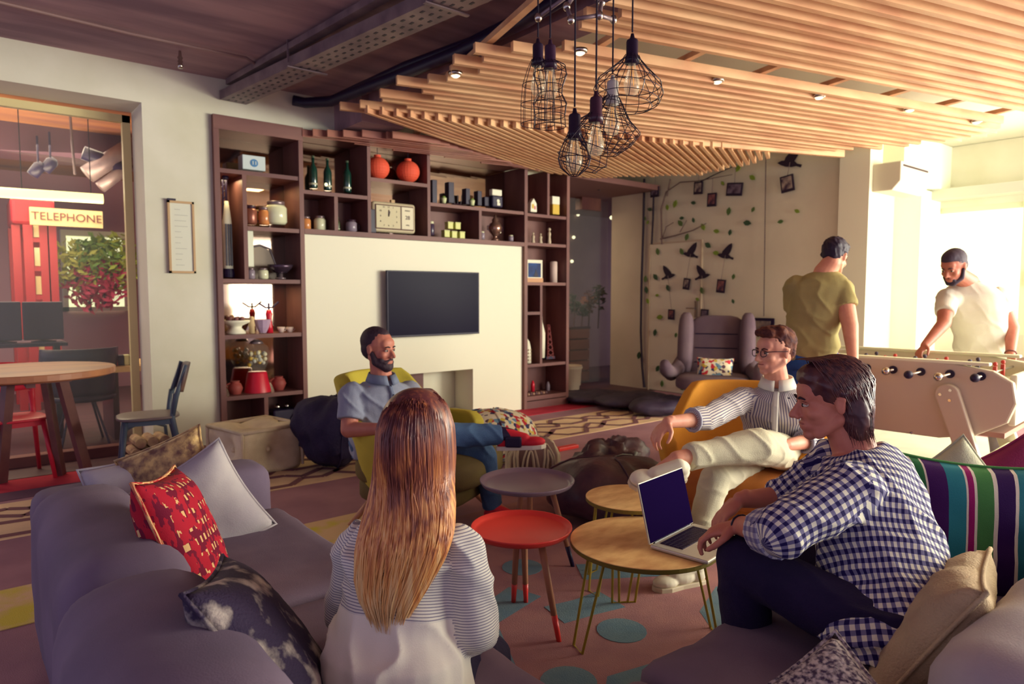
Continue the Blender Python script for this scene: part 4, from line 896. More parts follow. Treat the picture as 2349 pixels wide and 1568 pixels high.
pillow('cream_cushion', .42, .40, .14, mat('sage_cloth', (204,204,178), .9, (186,188,164), 5, .4, 200), at(2208, 2.72, .50), face_M(dir_(-.35,-.9,.35), R_(38)), 'pale sage cushion behind the striped one')
pillow('magenta_cushion', .44, .44, .14, mat('magenta_cloth', (150,40,92), .9, (128,30,80), 5, .4, 200), at(2345, 2.74, .50), face_M(dir_(-.3,-.9,.3), R_(30)), 'magenta cushion at the right edge behind the striped one')
STR = [(-.26,(30,80,106)),(-.205,(20,60,92)),(-.19,(220,206,190)),(-.182,(46,110,66)),(-.155,(220,206,190)),(-.148,(64,20,88)),(-.09,(44,128,140)),(-.035,(226,216,196)),(-.028,(150,20,100)),(-.01,(226,216,196)),(0,(70,130,70)),(.05,(226,216,196)),(.062,(50,16,80)),(.115,(226,216,196)),(.125,(40,116,128)),(.19,(50,16,80))]
def strb(M, mix, u, v, nt):
    r = nt.nodes.new('ShaderNodeValToRGB'); r.color_ramp.interpolation = 'CONSTANT'
    while len(r.color_ramp.elements) < len(STR): r.color_ramp.elements.new(.5)
    for e, (p, c_) in zip(r.color_ramp.elements, STR): e.position = min(.999, max(0, (p+.27)/.54)); e.color = lin(c_)
    nt.links.new(M('DIVIDE', M('ADD', u, .27), .54), r.inputs[0]); return r.outputs[0]
pillow('striped_cushion', .52, .46, .16, uvmat('striped_velvet', strb), at(2240, 2.18, .585), face_M(dir_(-.22,-.95,.22), R_(-4)), 'velvet cushion striped teal, purple, green and white')
pillow('beige_cushion', .52, .40, .15, mat('beige_linen', (206,184,146), .9, (186,160,128), 5, .5, 160), at(2175, 1.66, .52), face_M((-.15,.80,.50), R_(8)), 'beige linen cushion with a ruffled edge behind the man in checks', wr=.02)
pillow('tweed_cushion', .50, .42, .16, mat('tweed_grey', (206,196,196), .95, (70,54,84), 90, .8, 120, lo=.4, hi=.6), at(1960, 1.20, .43), face_M(dir_(-.35,-.45,.8), R_(-38)), 'black and white tweed cushion at the bottom edge')

# ------------------------------------------------------------ low tables
pine = mat('beech_leg', (196,140,104), .5, (172,116,90), 6, 0, stretch=(1,1,.3))
def tray_table(c, R_t, H, top_m, tip_m, name, label, feet, group=None):
    t = thing(name, label, 'side table', (c.x, c.y, 0), group=group)
    MB().lathe([(0,H-.025),(R_t*.86,H-.025),(R_t*.95,H-.018),(R_t,H),(R_t,H+.006),(R_t*.985,H+.006),(R_t*.93,H-.008),(R_t*.86,H-.014),(0,H-.014)], n=48, cap=False).build('tray_top', top_m, t, smooth=True)
    for a in feet:
        a_ = R_(a); p0 = Vector((R_t*.5*math.cos(a_), R_t*.5*math.sin(a_), H-.025)); p1 = Vector((R_t*.98*math.cos(a_), R_t*.98*math.sin(a_), 0)); pm = p0.lerp(p1, .74)
        o = MB().tube([p0, pm], [.015, .0125], 10).build('leg', pine, t, smooth=True)
        MB().tube([pm, p1], [.0128, .010], 10).build('painted_tip', tip_m, o, smooth=True)
    return t
red_l = mat('red_lacquer', (226,62,56), .35); grey_l = mat('grey_lacquer', (132,110,124), .3)
fd = lambda px, py, c: math.degrees(math.atan2(P(px,py,z=0).y-c.y, P(px,py,z=0).x-c.x))
c1 = P(1196,1208,z=.41); tray_table(c1, .205, .41, red_l, red_l, 'tray_table', 'round red tray table on three beech legs with red tips', [fd(1300,1480,c1), fd(1215,1395,c1)+8, fd(1140,1400,c1)-30])
c2 = P(1209,1101,z=.43); tray_table(c2, .235, .43, grey_l, dark, 'tray_table', 'round grey tray table on beech legs with black tips', [fd(1315,1300,c2), fd(1215,1270,c2), fd(1150,1200,c2)])
osb = mat('flake_board', (240,198,134), .5, (206,150,98), 11, .05, 80, kind='noise', lo=.3, hi=.75, stretch=(1,2.2,1))
ylw = mat('yellow_steel', (172,150,52), .4, metal=.2); oke = mat('olive_edge', (120,104,40), .5)
def hair_table(c, R_t, H, label, angs):
    t = thing('coffee_table', label, 'coffee table', (c.x, c.y, 0), group='round flake board tables')
    MB().lathe([(0,H-.02),(R_t-.003,H-.02),(R_t,H-.017),(R_t,H-.002)], n=56, cap=False).build('edge_band', oke, t)
    MB().lathe([(R_t,H-.002),(R_t-.002,H),(0,H)], n=56, cap=False).build('tabletop', osb, t)
    for a in angs:
        a = R_(a); d = Vector((math.cos(a), math.sin(a), 0)); s_ = Vector((-d.y, d.x, 0))
        p = [d*R_t*.72-s_*.06+Vector((0,0,H-.02)), d*R_t*1.0-s_*.035, d*R_t*1.0+s_*.035, d*R_t*.72+s_*.06+Vector((0,0,H-.02))]
        for q in p[1:3]: q.z = .006
        MB().tube(p, .0055, 6).build('hairpin_leg', ylw, t)
    return t
c3 = P(1478,1238,z=.39); hair_table(c3, .29, .39, 'larger round flake board table carrying the laptop', [fd(1335,1490,c3), fd(1660,1450,c3), fd(1420,1345,c3), 60])
c4 = P(1445,1150,z=.42)+Vector((.06,.05,0)); hair_table(c4, .205, .42, 'smaller round flake board table behind the laptop', [100, 170, 20])
# laptop
lap = thing('laptop', 'open silver laptop with a black screen on the round table', 'laptop', (P(1562,1245,z=.395).x, P(1562,1245,z=.395).y, .392))
hl, hr = P(1487,1258,z=.395), P(1594,1203,z=.395); off = lap.location
u_ = (hr-hl).normalized(); v_ = Vector((u_.y, -u_.x, 0)); Wl = .34
hl = hl+(hr-hl)*.5-u_*Wl/2
alu = mat('aluminium', (206,200,184), .35, metal=.3)
B = Matrix((( u_.x, v_.x, 0, hl.x), (u_.y, v_.y, 0, hl.y), (0, 0, 1, .392), (0,0,0,1)))
MB().box(0, Wl, 0, .235, 0, .014, M=B).build('base', alu, lap, off=off, bevel=.005)
MB().box(.04, Wl-.04, .02, .115, .0135, .0155, M=B).build('key_well', mat('key_well', (60,40,70), .5), lap, off=off)
kb = MB()
for r in range(5):
    for k in range(14): kb.box(.043+k*.0183, .043+k*.0183+.0155, .022+r*.0186, .022+r*.0186+.0155, .0155, .017, M=B)
o = kb.build('key', dark, lap, off=off); o['kind'] = 'stuff'
MB().box(.115, .225, .13, .215, .0135, .0148, M=B).build('trackpad', mat('trackpad', (196,186,170), .3), lap, off=off)
hp = P(1455,1112,d=0.0+((P(1487,1258,z=.395)).dot(Vector((FW[0],FW[1],0))))+.03)
tilt = R_(14); S = B @ Matrix.Translation((0,0,.014)) @ Matrix.Rotation(tilt, 4, 'X')
lid = MB().box(0, Wl, -.008, 0, 0, .232, M=S).build('lid', alu, lap, off=off, bevel=.003)
MB().box(.004, Wl-.004, 0, .0015, .004, .228, M=S).build('screen', mat('lcd_black', (22,10,50), .3, spec=.0), lid, off=None if 0 else off)
MB().tube([B @ Vector((.03,.0,.012)), B @ Vector((Wl-.03,.0,.012))], .006, 6).build('hinge', dark, lap, off=off)

# ------------------------------------------------------------ upholstered chairs
def tub(name, label, loc, rz, m, inner, Rx, Ry, hb_, ha, seat_z, legs, m_seat=None, a0=118, wing=40, z0=.16, flare=.12, cat='armchair', leg_h=.17, seat_r=.9):
    t = thing(name, label, cat, loc, rz); n, k = 44, 12; V = []; Fc = []
    for i in range(n+1):
        th = math.pi+R_(a0)*(-1+2*i/n); ab = abs(-1+2*i/n)*a0
        s_ = min(1, max(0, (ab-(wing+14 if i < n/2 and name == 'green_armchair' else wing))/26)); s_ = s_*s_*(3-2*s_); top = hb_*(1-s_)+ha*s_
        if ab > a0-14: top -= (.05*((ab-a0+14)/14)**2)
        for j in range(k+1):
            q = j/k; z = z0+(top-z0)*q; f = 1+flare*(q**.8)*(.8 if ab > wing else 1)-(.18*(1-q)**2); lean = -.10*max(0, (z-ha*.75))*(1-s_)*2
            V.append((Rx*math.cos(th)*f+lean, Ry*math.sin(th)*f, z))
    for i in range(n):
        for j in range(k): a = i*(k+1)+j; Fc.append((a, a+1, a+k+2, a+k+1))
    mb = MB(); mb.v = V; mb.f = Fc; o = mb.build('shell', m, t, smooth=True)
    s_ = o.modifiers.new('s', 'SOLIDIFY'); s_.thickness = .085; s_.offset = 1
    b = o.modifiers.new('b', 'BEVEL'); b.width = .035; b.segments = 4; b.limit_method = 'ANGLE'; b.angle_limit = R_(50)
    MB().ball((.06,0,seat_z-.09), (Rx*seat_r+.04, Ry*seat_r, .11), 28, e=.55).build('seat_cushion', m_seat or inner, t, smooth=True)
    MB().ball((.03,0,z0+.06), (Rx*.86, Ry*.84, .09), 24, e=.5).build('seat_base', m_seat or inner, t, smooth=True)
    for sx, sy in ((1,1),(1,-1),(-1,1),(-1,-1)): MB().tube([(sx*Rx*.5, sy*Ry*.55, z0), (sx*Rx*.8, sy*Ry*.75, 0)], [.024,.014], 10).build('leg', pine, t, smooth=True)
    return t
grn = mat('lime_cloth', (196,178,62), .85, (182,164,56), 4, .3, 260); olive = mat('olive_cloth', (112,96,50), .9, (98,80,48), 4, .3, 260)
yel = mat('mustard_cloth', (226,156,50), .85, (212,142,46), 4, .3, 260); yel2 = mat('ochre_cloth', (196,120,50), .85, (180,104,48), 4, .3, 260)
GC = at(965, 4.08); tub('green_armchair', 'lime green wing armchair with the bearded man', (GC.x, GC.y, 0), facing(.93,-.36), grn, olive, .40, .40, .86, .60, .43, pine, olive, a0=128, wing=38)
YC = at(1708, 3.82); tub('yellow_armchair', 'mustard yellow tub armchair with the man in glasses', (YC.x, YC.y, 0), facing(-.5,-.86), yel, yel2, .40, .44, .80, .57, .42, pine, yel2, a0=132, wing=52)
# grey wing chair
gw = mat('taupe_felt', (112,92,100), .9, (98,78,92), 4, .4, 200)
WC = at(1640, 7.75); t = thing('wing_chair', 'taupe high backed lounge chair with paw arms near the bird wall', 'armchair', (WC.x, WC.y, 0), facing(-.35,-.93))
S = RotM(ry=R_(-14), loc=(-.28,0,.36))
o = MB().ball((0,0,.36), (.08,.34,.40), 24, M=None, e=.5).build('backrest', gw, t, smooth=True); o.data.transform(S)
for k in range(3): q = MB().tube([(.085,-.24,.18+k*.17),(.09,.24,.18+k*.17)], .006, 5).build('tuft_seam', dark, o); q.data.transform(S)
for s_ in (-1, 1):
    o = MB().ball((.09,s_*.35,.40), (.17,.09,.37), 18, e=.6).build('wing', gw, t, smooth=True); o.data.transform(S)
    MB().tube([(-.24,s_*.36,.62),(-.1,s_*.42,.48),(.08,s_*.47,.44),(.24,s_*.50,.50),(.38,s_*.50,.58)], [.07,.085,.085,.08,.055], 12).build('arm', gw, t, smooth=True)
    for x in (-1, 1): MB().tube([(x*.25,s_*.26,.3),(x*.36,s_*.34,0)], [.026,.015], 10).build('leg', pine, t, smooth=True)
MB().ball((.08,0,.37), (.42,.40,.085), 26, e=.5).build('seat_cushion', gw, t, smooth=True)
comic = mat('comic_cloth', (214,200,176), .85, (214,200,176), 1)
def comicify(m):
    nt = m.node_tree; b = nt.nodes['Principled BSDF']; tc = nt.nodes.new('ShaderNodeTexCoord'); v = nt.nodes.new('ShaderNodeTexVoronoi'); v.inputs['Scale'].default_value = 30
    nt.links.new(tc.outputs['Object'], v.inputs[0]); s_ = nt.nodes.new('ShaderNodeSeparateColor'); nt.links.new(v.outputs['Color'], s_.inputs[0])
    r = nt.nodes.new('ShaderNodeValToRGB'); r.color_ramp.interpolation = 'CONSTANT'
    cs = [(0,(226,216,190)),(.25,(206,180,80)),(.38,(190,40,56)),(.5,(226,210,180)),(.64,(52,50,96)),(.74,(110,150,176)),(.84,(228,220,200)),(.93,(90,60,80))]
    while len(r.color_ramp.elements) < len(cs): r.color_ramp.elements.new(.5)
    for e, (p, c_) in zip(r.color_ramp.elements, cs): e.position = p; e.color = lin(c_)
    nt.links.new(s_.outputs[0], r.inputs[0]); nt.links.new(r.outputs[0], b.inputs['Base Color'])
comicify(comic)
pillow('comic_cushion', .4, .3, .13, comic, WC+LD(-.02,-.1,.5), face_M(dir_(-.3,-.8,.5), R_(0)), 'multicoloured printed cushion on the taupe lounge chair')

# ------------------------------------------------------------ bean bags and poufs
def blob(name, label, c, r, m, amp, sc_, top=None, seed=0, cat='bean bag', fold=0, seam=True):
    """sagging bag: flattened below, peaked above, with folds"""
    t = thing(name, label, cat, (c.x, c.y, 0)); n, rows = 40, 22; mb = MB()
    for i in range(rows+1):
        ph = -math.pi/2+math.pi*i/rows
        for k in range(n):
            th = 2*math.pi*k/n; cz = math.sin(ph); cr = math.cos(ph)**.75 if cz < 0 else math.cos(ph)**(1.0 if not top else 1.15)
            x, y, z = r[0]*cr*math.cos(th), r[1]*cr*math.sin(th), r[2]*(.5+.5*max(cz, -.96))
            z = max(z, .0); p = Vector((x, y, z)); q = p*sc_+Vector((seed*3.7, seed, 0))
            d = noise.noise(q)*amp+abs(noise.noise(q*2.1))*-amp*.7*fold
            nrm = Vector((x, y, (z-r[2]*.4))).normalized() if p.length > 0 else Vector((0,0,1)); p += nrm*d
            if top: w_ = max(0, cz)**2; p.x += top[0]*w_; p.y += top[1]*w_
            p.z = max(0, p.z); mb.v.append(tuple(p))
    for i in range(rows):
        for k in range(n):
            a = i*n+k; b_ = i*n+(k+1) % n; mb.f.append((a, b_, b_+n, a+n))
    o = mb.build('cover', m, t, smooth=True)
    if seam:
        for a in (.3, 2.4, 4.5):
            q = []
            for i in range(2, rows):
                v = mb.v[i*n+int(a/6.283*n)]; q.append(Vector(v)*1.01)
            MB().tube(q, .005, 4).build('seam', m, t)
    return t
navy = mat('dark_denim', (44,32,66), .85, (30,20,56), 5, .4, 60)
leath = mat('brown_leather', (98,64,74), .45, (66,42,62), 6, .5, 22, spec=.5)
c = at(762, 5.25); blob('bean_bag', 'dark navy bean bag slumped against the cream wall', c, (.31,.36,.64), navy, .12, 3.0, top=(.1,.06), seed=1, fold=1)
c = at(1120, 5.45); blob('bean_bag', 'bean bag in a bright comic print beside the green chair', c, (.40,.38,.44), comic, .05, 3.0, seed=2)
c = at(1395, 4.10); blob('bean_bag', 'brown leather bean bag in the middle of the room', c, (.42,.36,.37), leath, .08, 3.2, seed=3, fold=1)
c = at(1450, 4.25); blob('leather_throw', 'crumpled collar of brown leather behind the bean bag', at(1405,4.5), (.34,.20,.44), leath, .1, 6, seed=5, fold=1.5, cat='throw', seam=False)
dk = mat('charcoal_hide', (62,48,68), .7, (44,30,56), 8, .5, 30)
for i, (px, d, r, s_) in enumerate(((1370,8.6,(.5,.4,.13),6),(1455,8.2,(.55,.35,.17),7),(1520,7.7,(.45,.3,.2),8))):
    blob('floor_bag', ['flat dark floor bag by the corridor','long dark crumpled floor bag in front of the bird wall','dark crumpled floor bag beside the lounge chair leg'][i], at(px, d), r, dk, .05, 5, seed=s_, fold=1, seam=False)
c = at(578, 5.22); t = thing('tufted_pouf', 'square beige tufted pouf in front of the shelving', 'pouf', (c.x, c.y, 0), R_(12))
pf = mat('beige_tuft', (238,222,190), .9, (210,188,156), 5, .4, 160)
o = rbox('pouf_body', -.26, .26, -.26, .26, 0, .36, .06, pf, t, None, .008)
for v in o.data.vertices:
    for cc in ((0,-.26,.18),(-.26,0,.18),(.26,0,.18),(0,.26,.18),(0,0,.36)):
        dd = (v.co-Vector(cc)).length
        q_ = v.co-Vector(cc); an_ = math.atan2(q_.z, q_.x+q_.y) if cc[2] < .3 else math.atan2(q_.y, q_.x)
        if dd < .24: v.co = v.co+(Vector((0,0,.18))-Vector(cc)).normalized()*(.12*(1-dd/.24)**2+.022*max(0, math.cos(an_*4))*(dd/.24))
for cc in ((0,-.18,.18),(-.18,0,.18),(0,0,.28)): MB().ball(cc, .02, 8).build('button', pf, t, smooth=True)
q = [(-.25,-.25,.345),(.25,-.25,.345),(.25,.25,.345),(-.25,.25,.345)]; MB().tube(q, .016, 8, closed=True).build('piping', pf, t, smooth=True)
for a in q: MB().tube([a, (a[0], a[1], .03)], .012, 6).build('corner_piping', pf, t)
c = at(1222, 4.72); t = thing('patterned_pouf', 'round grey pouf with white looping pattern', 'pouf', (c.x, c.y, 0))
MB().lathe([(0,0),(.15,.0),(.175,.04),(.18,.24),(.15,.32),(.08,.355),(0,.36)], n=32, cap=False).build('pouf_body', mat('pouf_grey', (128,100,98), .9), t, smooth=True)
wp = mat('pouf_white', (222,212,186), .85)
for a in range(8):
    a0_ = a*math.pi/4
    for dlt in (.15, .33):
        q = []
        for k in range(13):
            s_ = math.pi*k/12; an = a0_+dlt*math.cos(s_); zz = .06+.27*math.sin(s_) if dlt > .2 else .10+.19*math.sin(s_)
            rr = .183 if zz < .24 else .183-(zz-.24)*.55; q.append((rr*math.cos(an), rr*math.sin(an), zz))
        MB().tube(q, .014, 6, flat=.5).build('white_loop', wp, t, smooth=True)
MB().lathe([(.0,.352),(.05,.362),(.0,.372)], n=20, cap=False).build('top_disc', wp, t)
tag(MB().box(-.12,.12,-.03,.03,0,.03).build('red_book', 'red_lacquer', bevel=.004), 'small bright red item on the floor behind the patterned pouf', 'booklet').location = P(1300,1030,z=0)

# ------------------------------------------------------------ table and chairs by the doorway
tw = mat('oak_table', (186,126,84), .4, (154,98,74), 5, 0, stretch=(.3,2,1))
tc_ = Vector((.36, 5.62, 0)); t = thing('round_dining_table', 'round timber table on splayed slab legs by the glazed doorway', 'table', tc_)
MB().lathe([(0,.80),(.50,.80),(.52,.81),(.52,.845),(.515,.85),(0,.85)], n=48, cap=False).build('tabletop', tw, t)
dkw = mat('brown_leg', (120,80,76), .5, (100,64,68), 6, 0)
for px in ((215,1085),(165,1075),(2,1110),(-80,1080)):
    f = P(*px, z=0)-tc_; f.z = 0; f = f.normalized()*.46; MB().bar(f*.55+Vector((0,0,.80)), f, .075, .04, up=f.cross(Vector((0,0,1)))).build('leg', dkw, t)
MB().bar((-.25,0,.77),(.25,0,.77),.05,.05).bar((0,-.25,.77),(0,.25,.77),.05,.05).build('apron', dkw, t)
def school_chair(name, label, loc, rz, m, seat_m, back_m, arms=False):
    t = thing(name, label, 'chair', loc, rz)
    MB().ball((0,0,.45), (.21,.20,.018), 24, e=.6).build('seat', seat_m, t, smooth=True)
    for s_ in (-1, 1):
        MB().tube([(.15,s_*.14,.44),(.20,s_*.19,0)], [.018,.014], 8).build('leg', m, t, smooth=True)
        MB().tube([(-.17,s_*.15,.62),(-.15,s_*.16,.44),(-.23,s_*.20,0)], [.015,.019,.014], 8).build('leg', m, t, smooth=True)
        MB().tube([(-.15,s_*.16,.44),(-.18,s_*.165,.6),(-.25,s_*.17,.83)], [.016,.018,.014], 8).build('back_post', m, t, smooth=True)
    for s_ in (-1, 1): MB().bar((.14,s_*.14,.42),(-.15,s_*.16,.42),.02,.04).build('side_rail', m, t)
    MB().bar((.15,-.14,.42),(.15,.14,.42),.02,.04).bar((-.15,-.15,.42),(-.15,.15,.42),.02,.04).build('cross_rail', m, t)
    V = []; n = 12
    for j in range(7):
        z = .62+.22*j/6
        for k in range(n+1): a = -1+2*k/n; V.append((-.19-.05*(z-.6)/.2-.035*(1-a*a), a*.19*(1-.1*abs(j-3)/3*abs(a)), z-.02*a*a*(1 if j == 6 else -1 if j == 0 else 0)))
    mb = MB(); mb.v = V; mb.f = [(j*(n+1)+k, j*(n+1)+k+1, (j+1)*(n+1)+k+1, (j+1)*(n+1)+k) for j in range(6) for k in range(n)]
    o = mb.build('backrest', back_m, t, smooth=True); s2 = o.modifiers.new('s', 'SOLIDIFY'); s2.thickness = .014
    return t
teal = mat('teal_paint', (76,88,106), .4); tealw = mat('teal_wood_back', (132,96,76), .45, (84,80,92), 4)
c = P(318,1075,z=0); school_chair('wooden_chair', 'blue grey wooden chair with a two tone back against the white wall', (c.x+.03, 5.62, 0), R_(172), teal, mat('worn_seat', (120,104,104), .4), tealw)
rdp = mat('red_paint', (206,44,66), .4); c = P(70,1080,z=0)
school_chair('red_chair', 'red painted chair pushed behind the round table', (.30, 6.12, 0), R_(-80), rdp, rdp, rdp)
c = P(315,1060,z=0); t = thing('log_stack', 'small pile of pale split logs in a dark hoop behind the blue chair', 'logs', (c.x, 5.95, 0)); lgm = mat('birch_log', (200,170,130), .8, (150,110,96), 12)
for k in range(9):
    a = (k % 3)*.085-.08; z = .045+(k//3)*.08; MB().lathe([(.04,-.12),(.04,.12)], (a+.03*(k//3), 0, z), 9, M=Matrix.Rotation(R_(90),4,'X')).build('log', lgm, t)
MB().tube([(-.16,0,0),(-.1,0,.3),(.02,0,.36),(.18,0,.3),(.2,0,0)], .014, 6).build('hoop', teal, t)

# ------------------------------------------------------------ football table
ivory = mat('ivory_shell', (204,190,166), .45); ivory_b = mat('ivory_bright', (226,220,190), .45); field = mat('pitch_white', (240,244,208), .4)
FT = thing('football_table', 'large white designer football table with curved ends', 'football table', (5.1, 1.95, 0), R_(3.5)); Lh, Wh = .72, .40
def side(x, x2):
    pts = []
    for k in range(25):
        a = -1+2*k/24; pts.append((a*Lh, .45+.05*abs(a)**3*0+.09*max(0, abs(a)-.72)/.28))
    top = [(a*Lh, .90) for a in (1.0,)]
    out = [(-Lh-.02,.72),(-Lh+.02,.60),(-Lh+.18,.50),(-.35,.46),(.35,.46),(Lh-.18,.50),(Lh-.02,.60),(Lh+.02,.72),(Lh,.84),(Lh-.10,.90),(.4,.93),(0,.94),(-.4,.93),(-Lh+.10,.90),(-Lh,.84)]
    M = Matrix(((0,0,1,x),(1,0,0,0),(0,1,0,0),(0,0,0,1)))
    return MB().prism(out, x2-x, M=M)
side(-Wh-.02, -Wh+.03).build('side_panel', ivory, FT, bevel=.012); side(Wh-.03, Wh+.02).build('side_panel', ivory_b, FT, bevel=.012)
MB().box(-Wh+.03, Wh-.03, -Lh+.02, Lh-.02, .78, .80).build('pitch', field, FT)
for s_ in (-1, 1): MB().box(-Wh+.03, Wh-.03, s_*(Lh-.01)-.02, s_*(Lh-.01)+.02, .58, .88).build('end_panel', ivory_b, FT, bevel=.01)
MB().box(-Wh+.03, Wh-.03, -Lh+.04, Lh-.04, .50, .53).build('floor_panel', mat('table_wood', (170,128,112), .6), FT)
for s_ in (-1, 1): MB().box(s_*(Wh-.01)-.03, s_*(Wh-.01)+.03, -Lh+.12, Lh-.12, .925, .945).build('top_rail', field, FT, bevel=.006)
for k in range(8):
    y = -.56+k*.16; ex = -1 if k % 2 else 1
    MB().tube([(-Wh-.14-(.1 if k % 3 else 0), y, .865), (Wh+.16, y, .865)], .008, 8).build('rod', chrome, FT, smooth=True)
    MB().ball((-Wh-.15-(.1 if k % 3 else 0), y, .865), (.032,.026,.026), 12).build('handle', chrome if k % 2 else dark, FT, smooth=True)
    MB().lathe([(.026,0),(.026,.012)], (-Wh-.03, y, .865), 12, M=Matrix.Rotation(R_(90),4,'Y')).build('bushing', dark, FT)
    for q in range(3 if k % 2 else 2):
        x = -.2+q*.2+(.1 if not k % 2 else 0); o = MB().box(x-.012, x+.012, y-.01, y+.01, .80, .90).ball((x,y,.915), .014, 8).build('player', mat('player_%d' % (k % 2), [(196,60,50),(70,60,80)][k % 2], .5), FT)
MB().lathe([(.055,0),(.055,.006),(.045,.008),(.0,.004)], (-Wh-.022, .24, .70), 20, M=Matrix.Rotation(R_(-90),4,'Y')).build('ball_cup', dark, FT, smooth=True)
MB().lathe([(.066,0),(.066,.004)], (-Wh-.02, .24, .70), 20, M=Matrix.Rotation(R_(-90),4,'Y')).build('cup_ring', chrome, FT)
for sy in (-1, 1):
    for sx in (-1, 1):
        o = MB().bar((sx*(Wh+.045), sy*.40, .74), (sx*(Wh+.07), sy*.66, 0), .13, .05, up=(1,0,0), w2=.10).lathe([(.066,-.026),(.066,.026)], (sx*(Wh+.045), sy*.40, .74), 20, M=Matrix.Rotation(R_(90),4,'Y')).build('leg', ivory if sx < 0 else ivory_b, FT, bevel=.008)
        for q in range(3): MB().lathe([(.009,0),(.009,.006)], (sx*(Wh+.072), sy*.40+.035*math.cos(q*2.1), .74+.035*math.sin(q*2.1)), 8, M=Matrix.Rotation(R_(90*sx),4,'Y')).build('bolt', chrome, o)
    MB().bar((-Wh-.05, sy*.60, .2), (Wh+.05, sy*.60, .2), .30, .03, up=(0,sy*1,.4)).build('leg_brace', field, FT, bevel=.01)
MB().ball((-Wh-.02, -.2, .47), (.01,.01,.01), 6).build('screw', chrome, FT)
# things on the window bench
for i, (px, m, l, w_) in enumerate(((1990,mat('blue_grey_cloth',(150,156,164),.9),'blue grey cushion on the window bench behind the green shirt man',.5),(2040,None,'pink and white striped cushion on the window bench',.6))):
    if m is None:
        def pk(M, mix, u, v, nt): return mix(M('GREATER_THAN', M('PINGPONG', M('ADD', u, .6), .045), .022), (232,214,190), (206,110,136))
        m = uvmat('pink_stripe', pk)
    p = P(px, 780, X=9.1); pillow('window_cushion', w_, .42, .14, m, Vector((9.1, p.y, p.z+.02)), face_M((-1,-.3,.25), R_(-5)), l)
p = P(1940,790,X=9.15); t = thing('bench_bag', 'dark violet bag on the bench with a red tag', 'bag', (9.15, p.y, .62))
MB().ball((0,0,.14), (.2,.32,.15), 20, e=.6).build('bag_body', mat('violet_bag', (92,80,110), .8), t, smooth=True); MB().box(-.21,-.19,-.2,-.1,.24,.3).build('red_tag', 'signal_red', t)
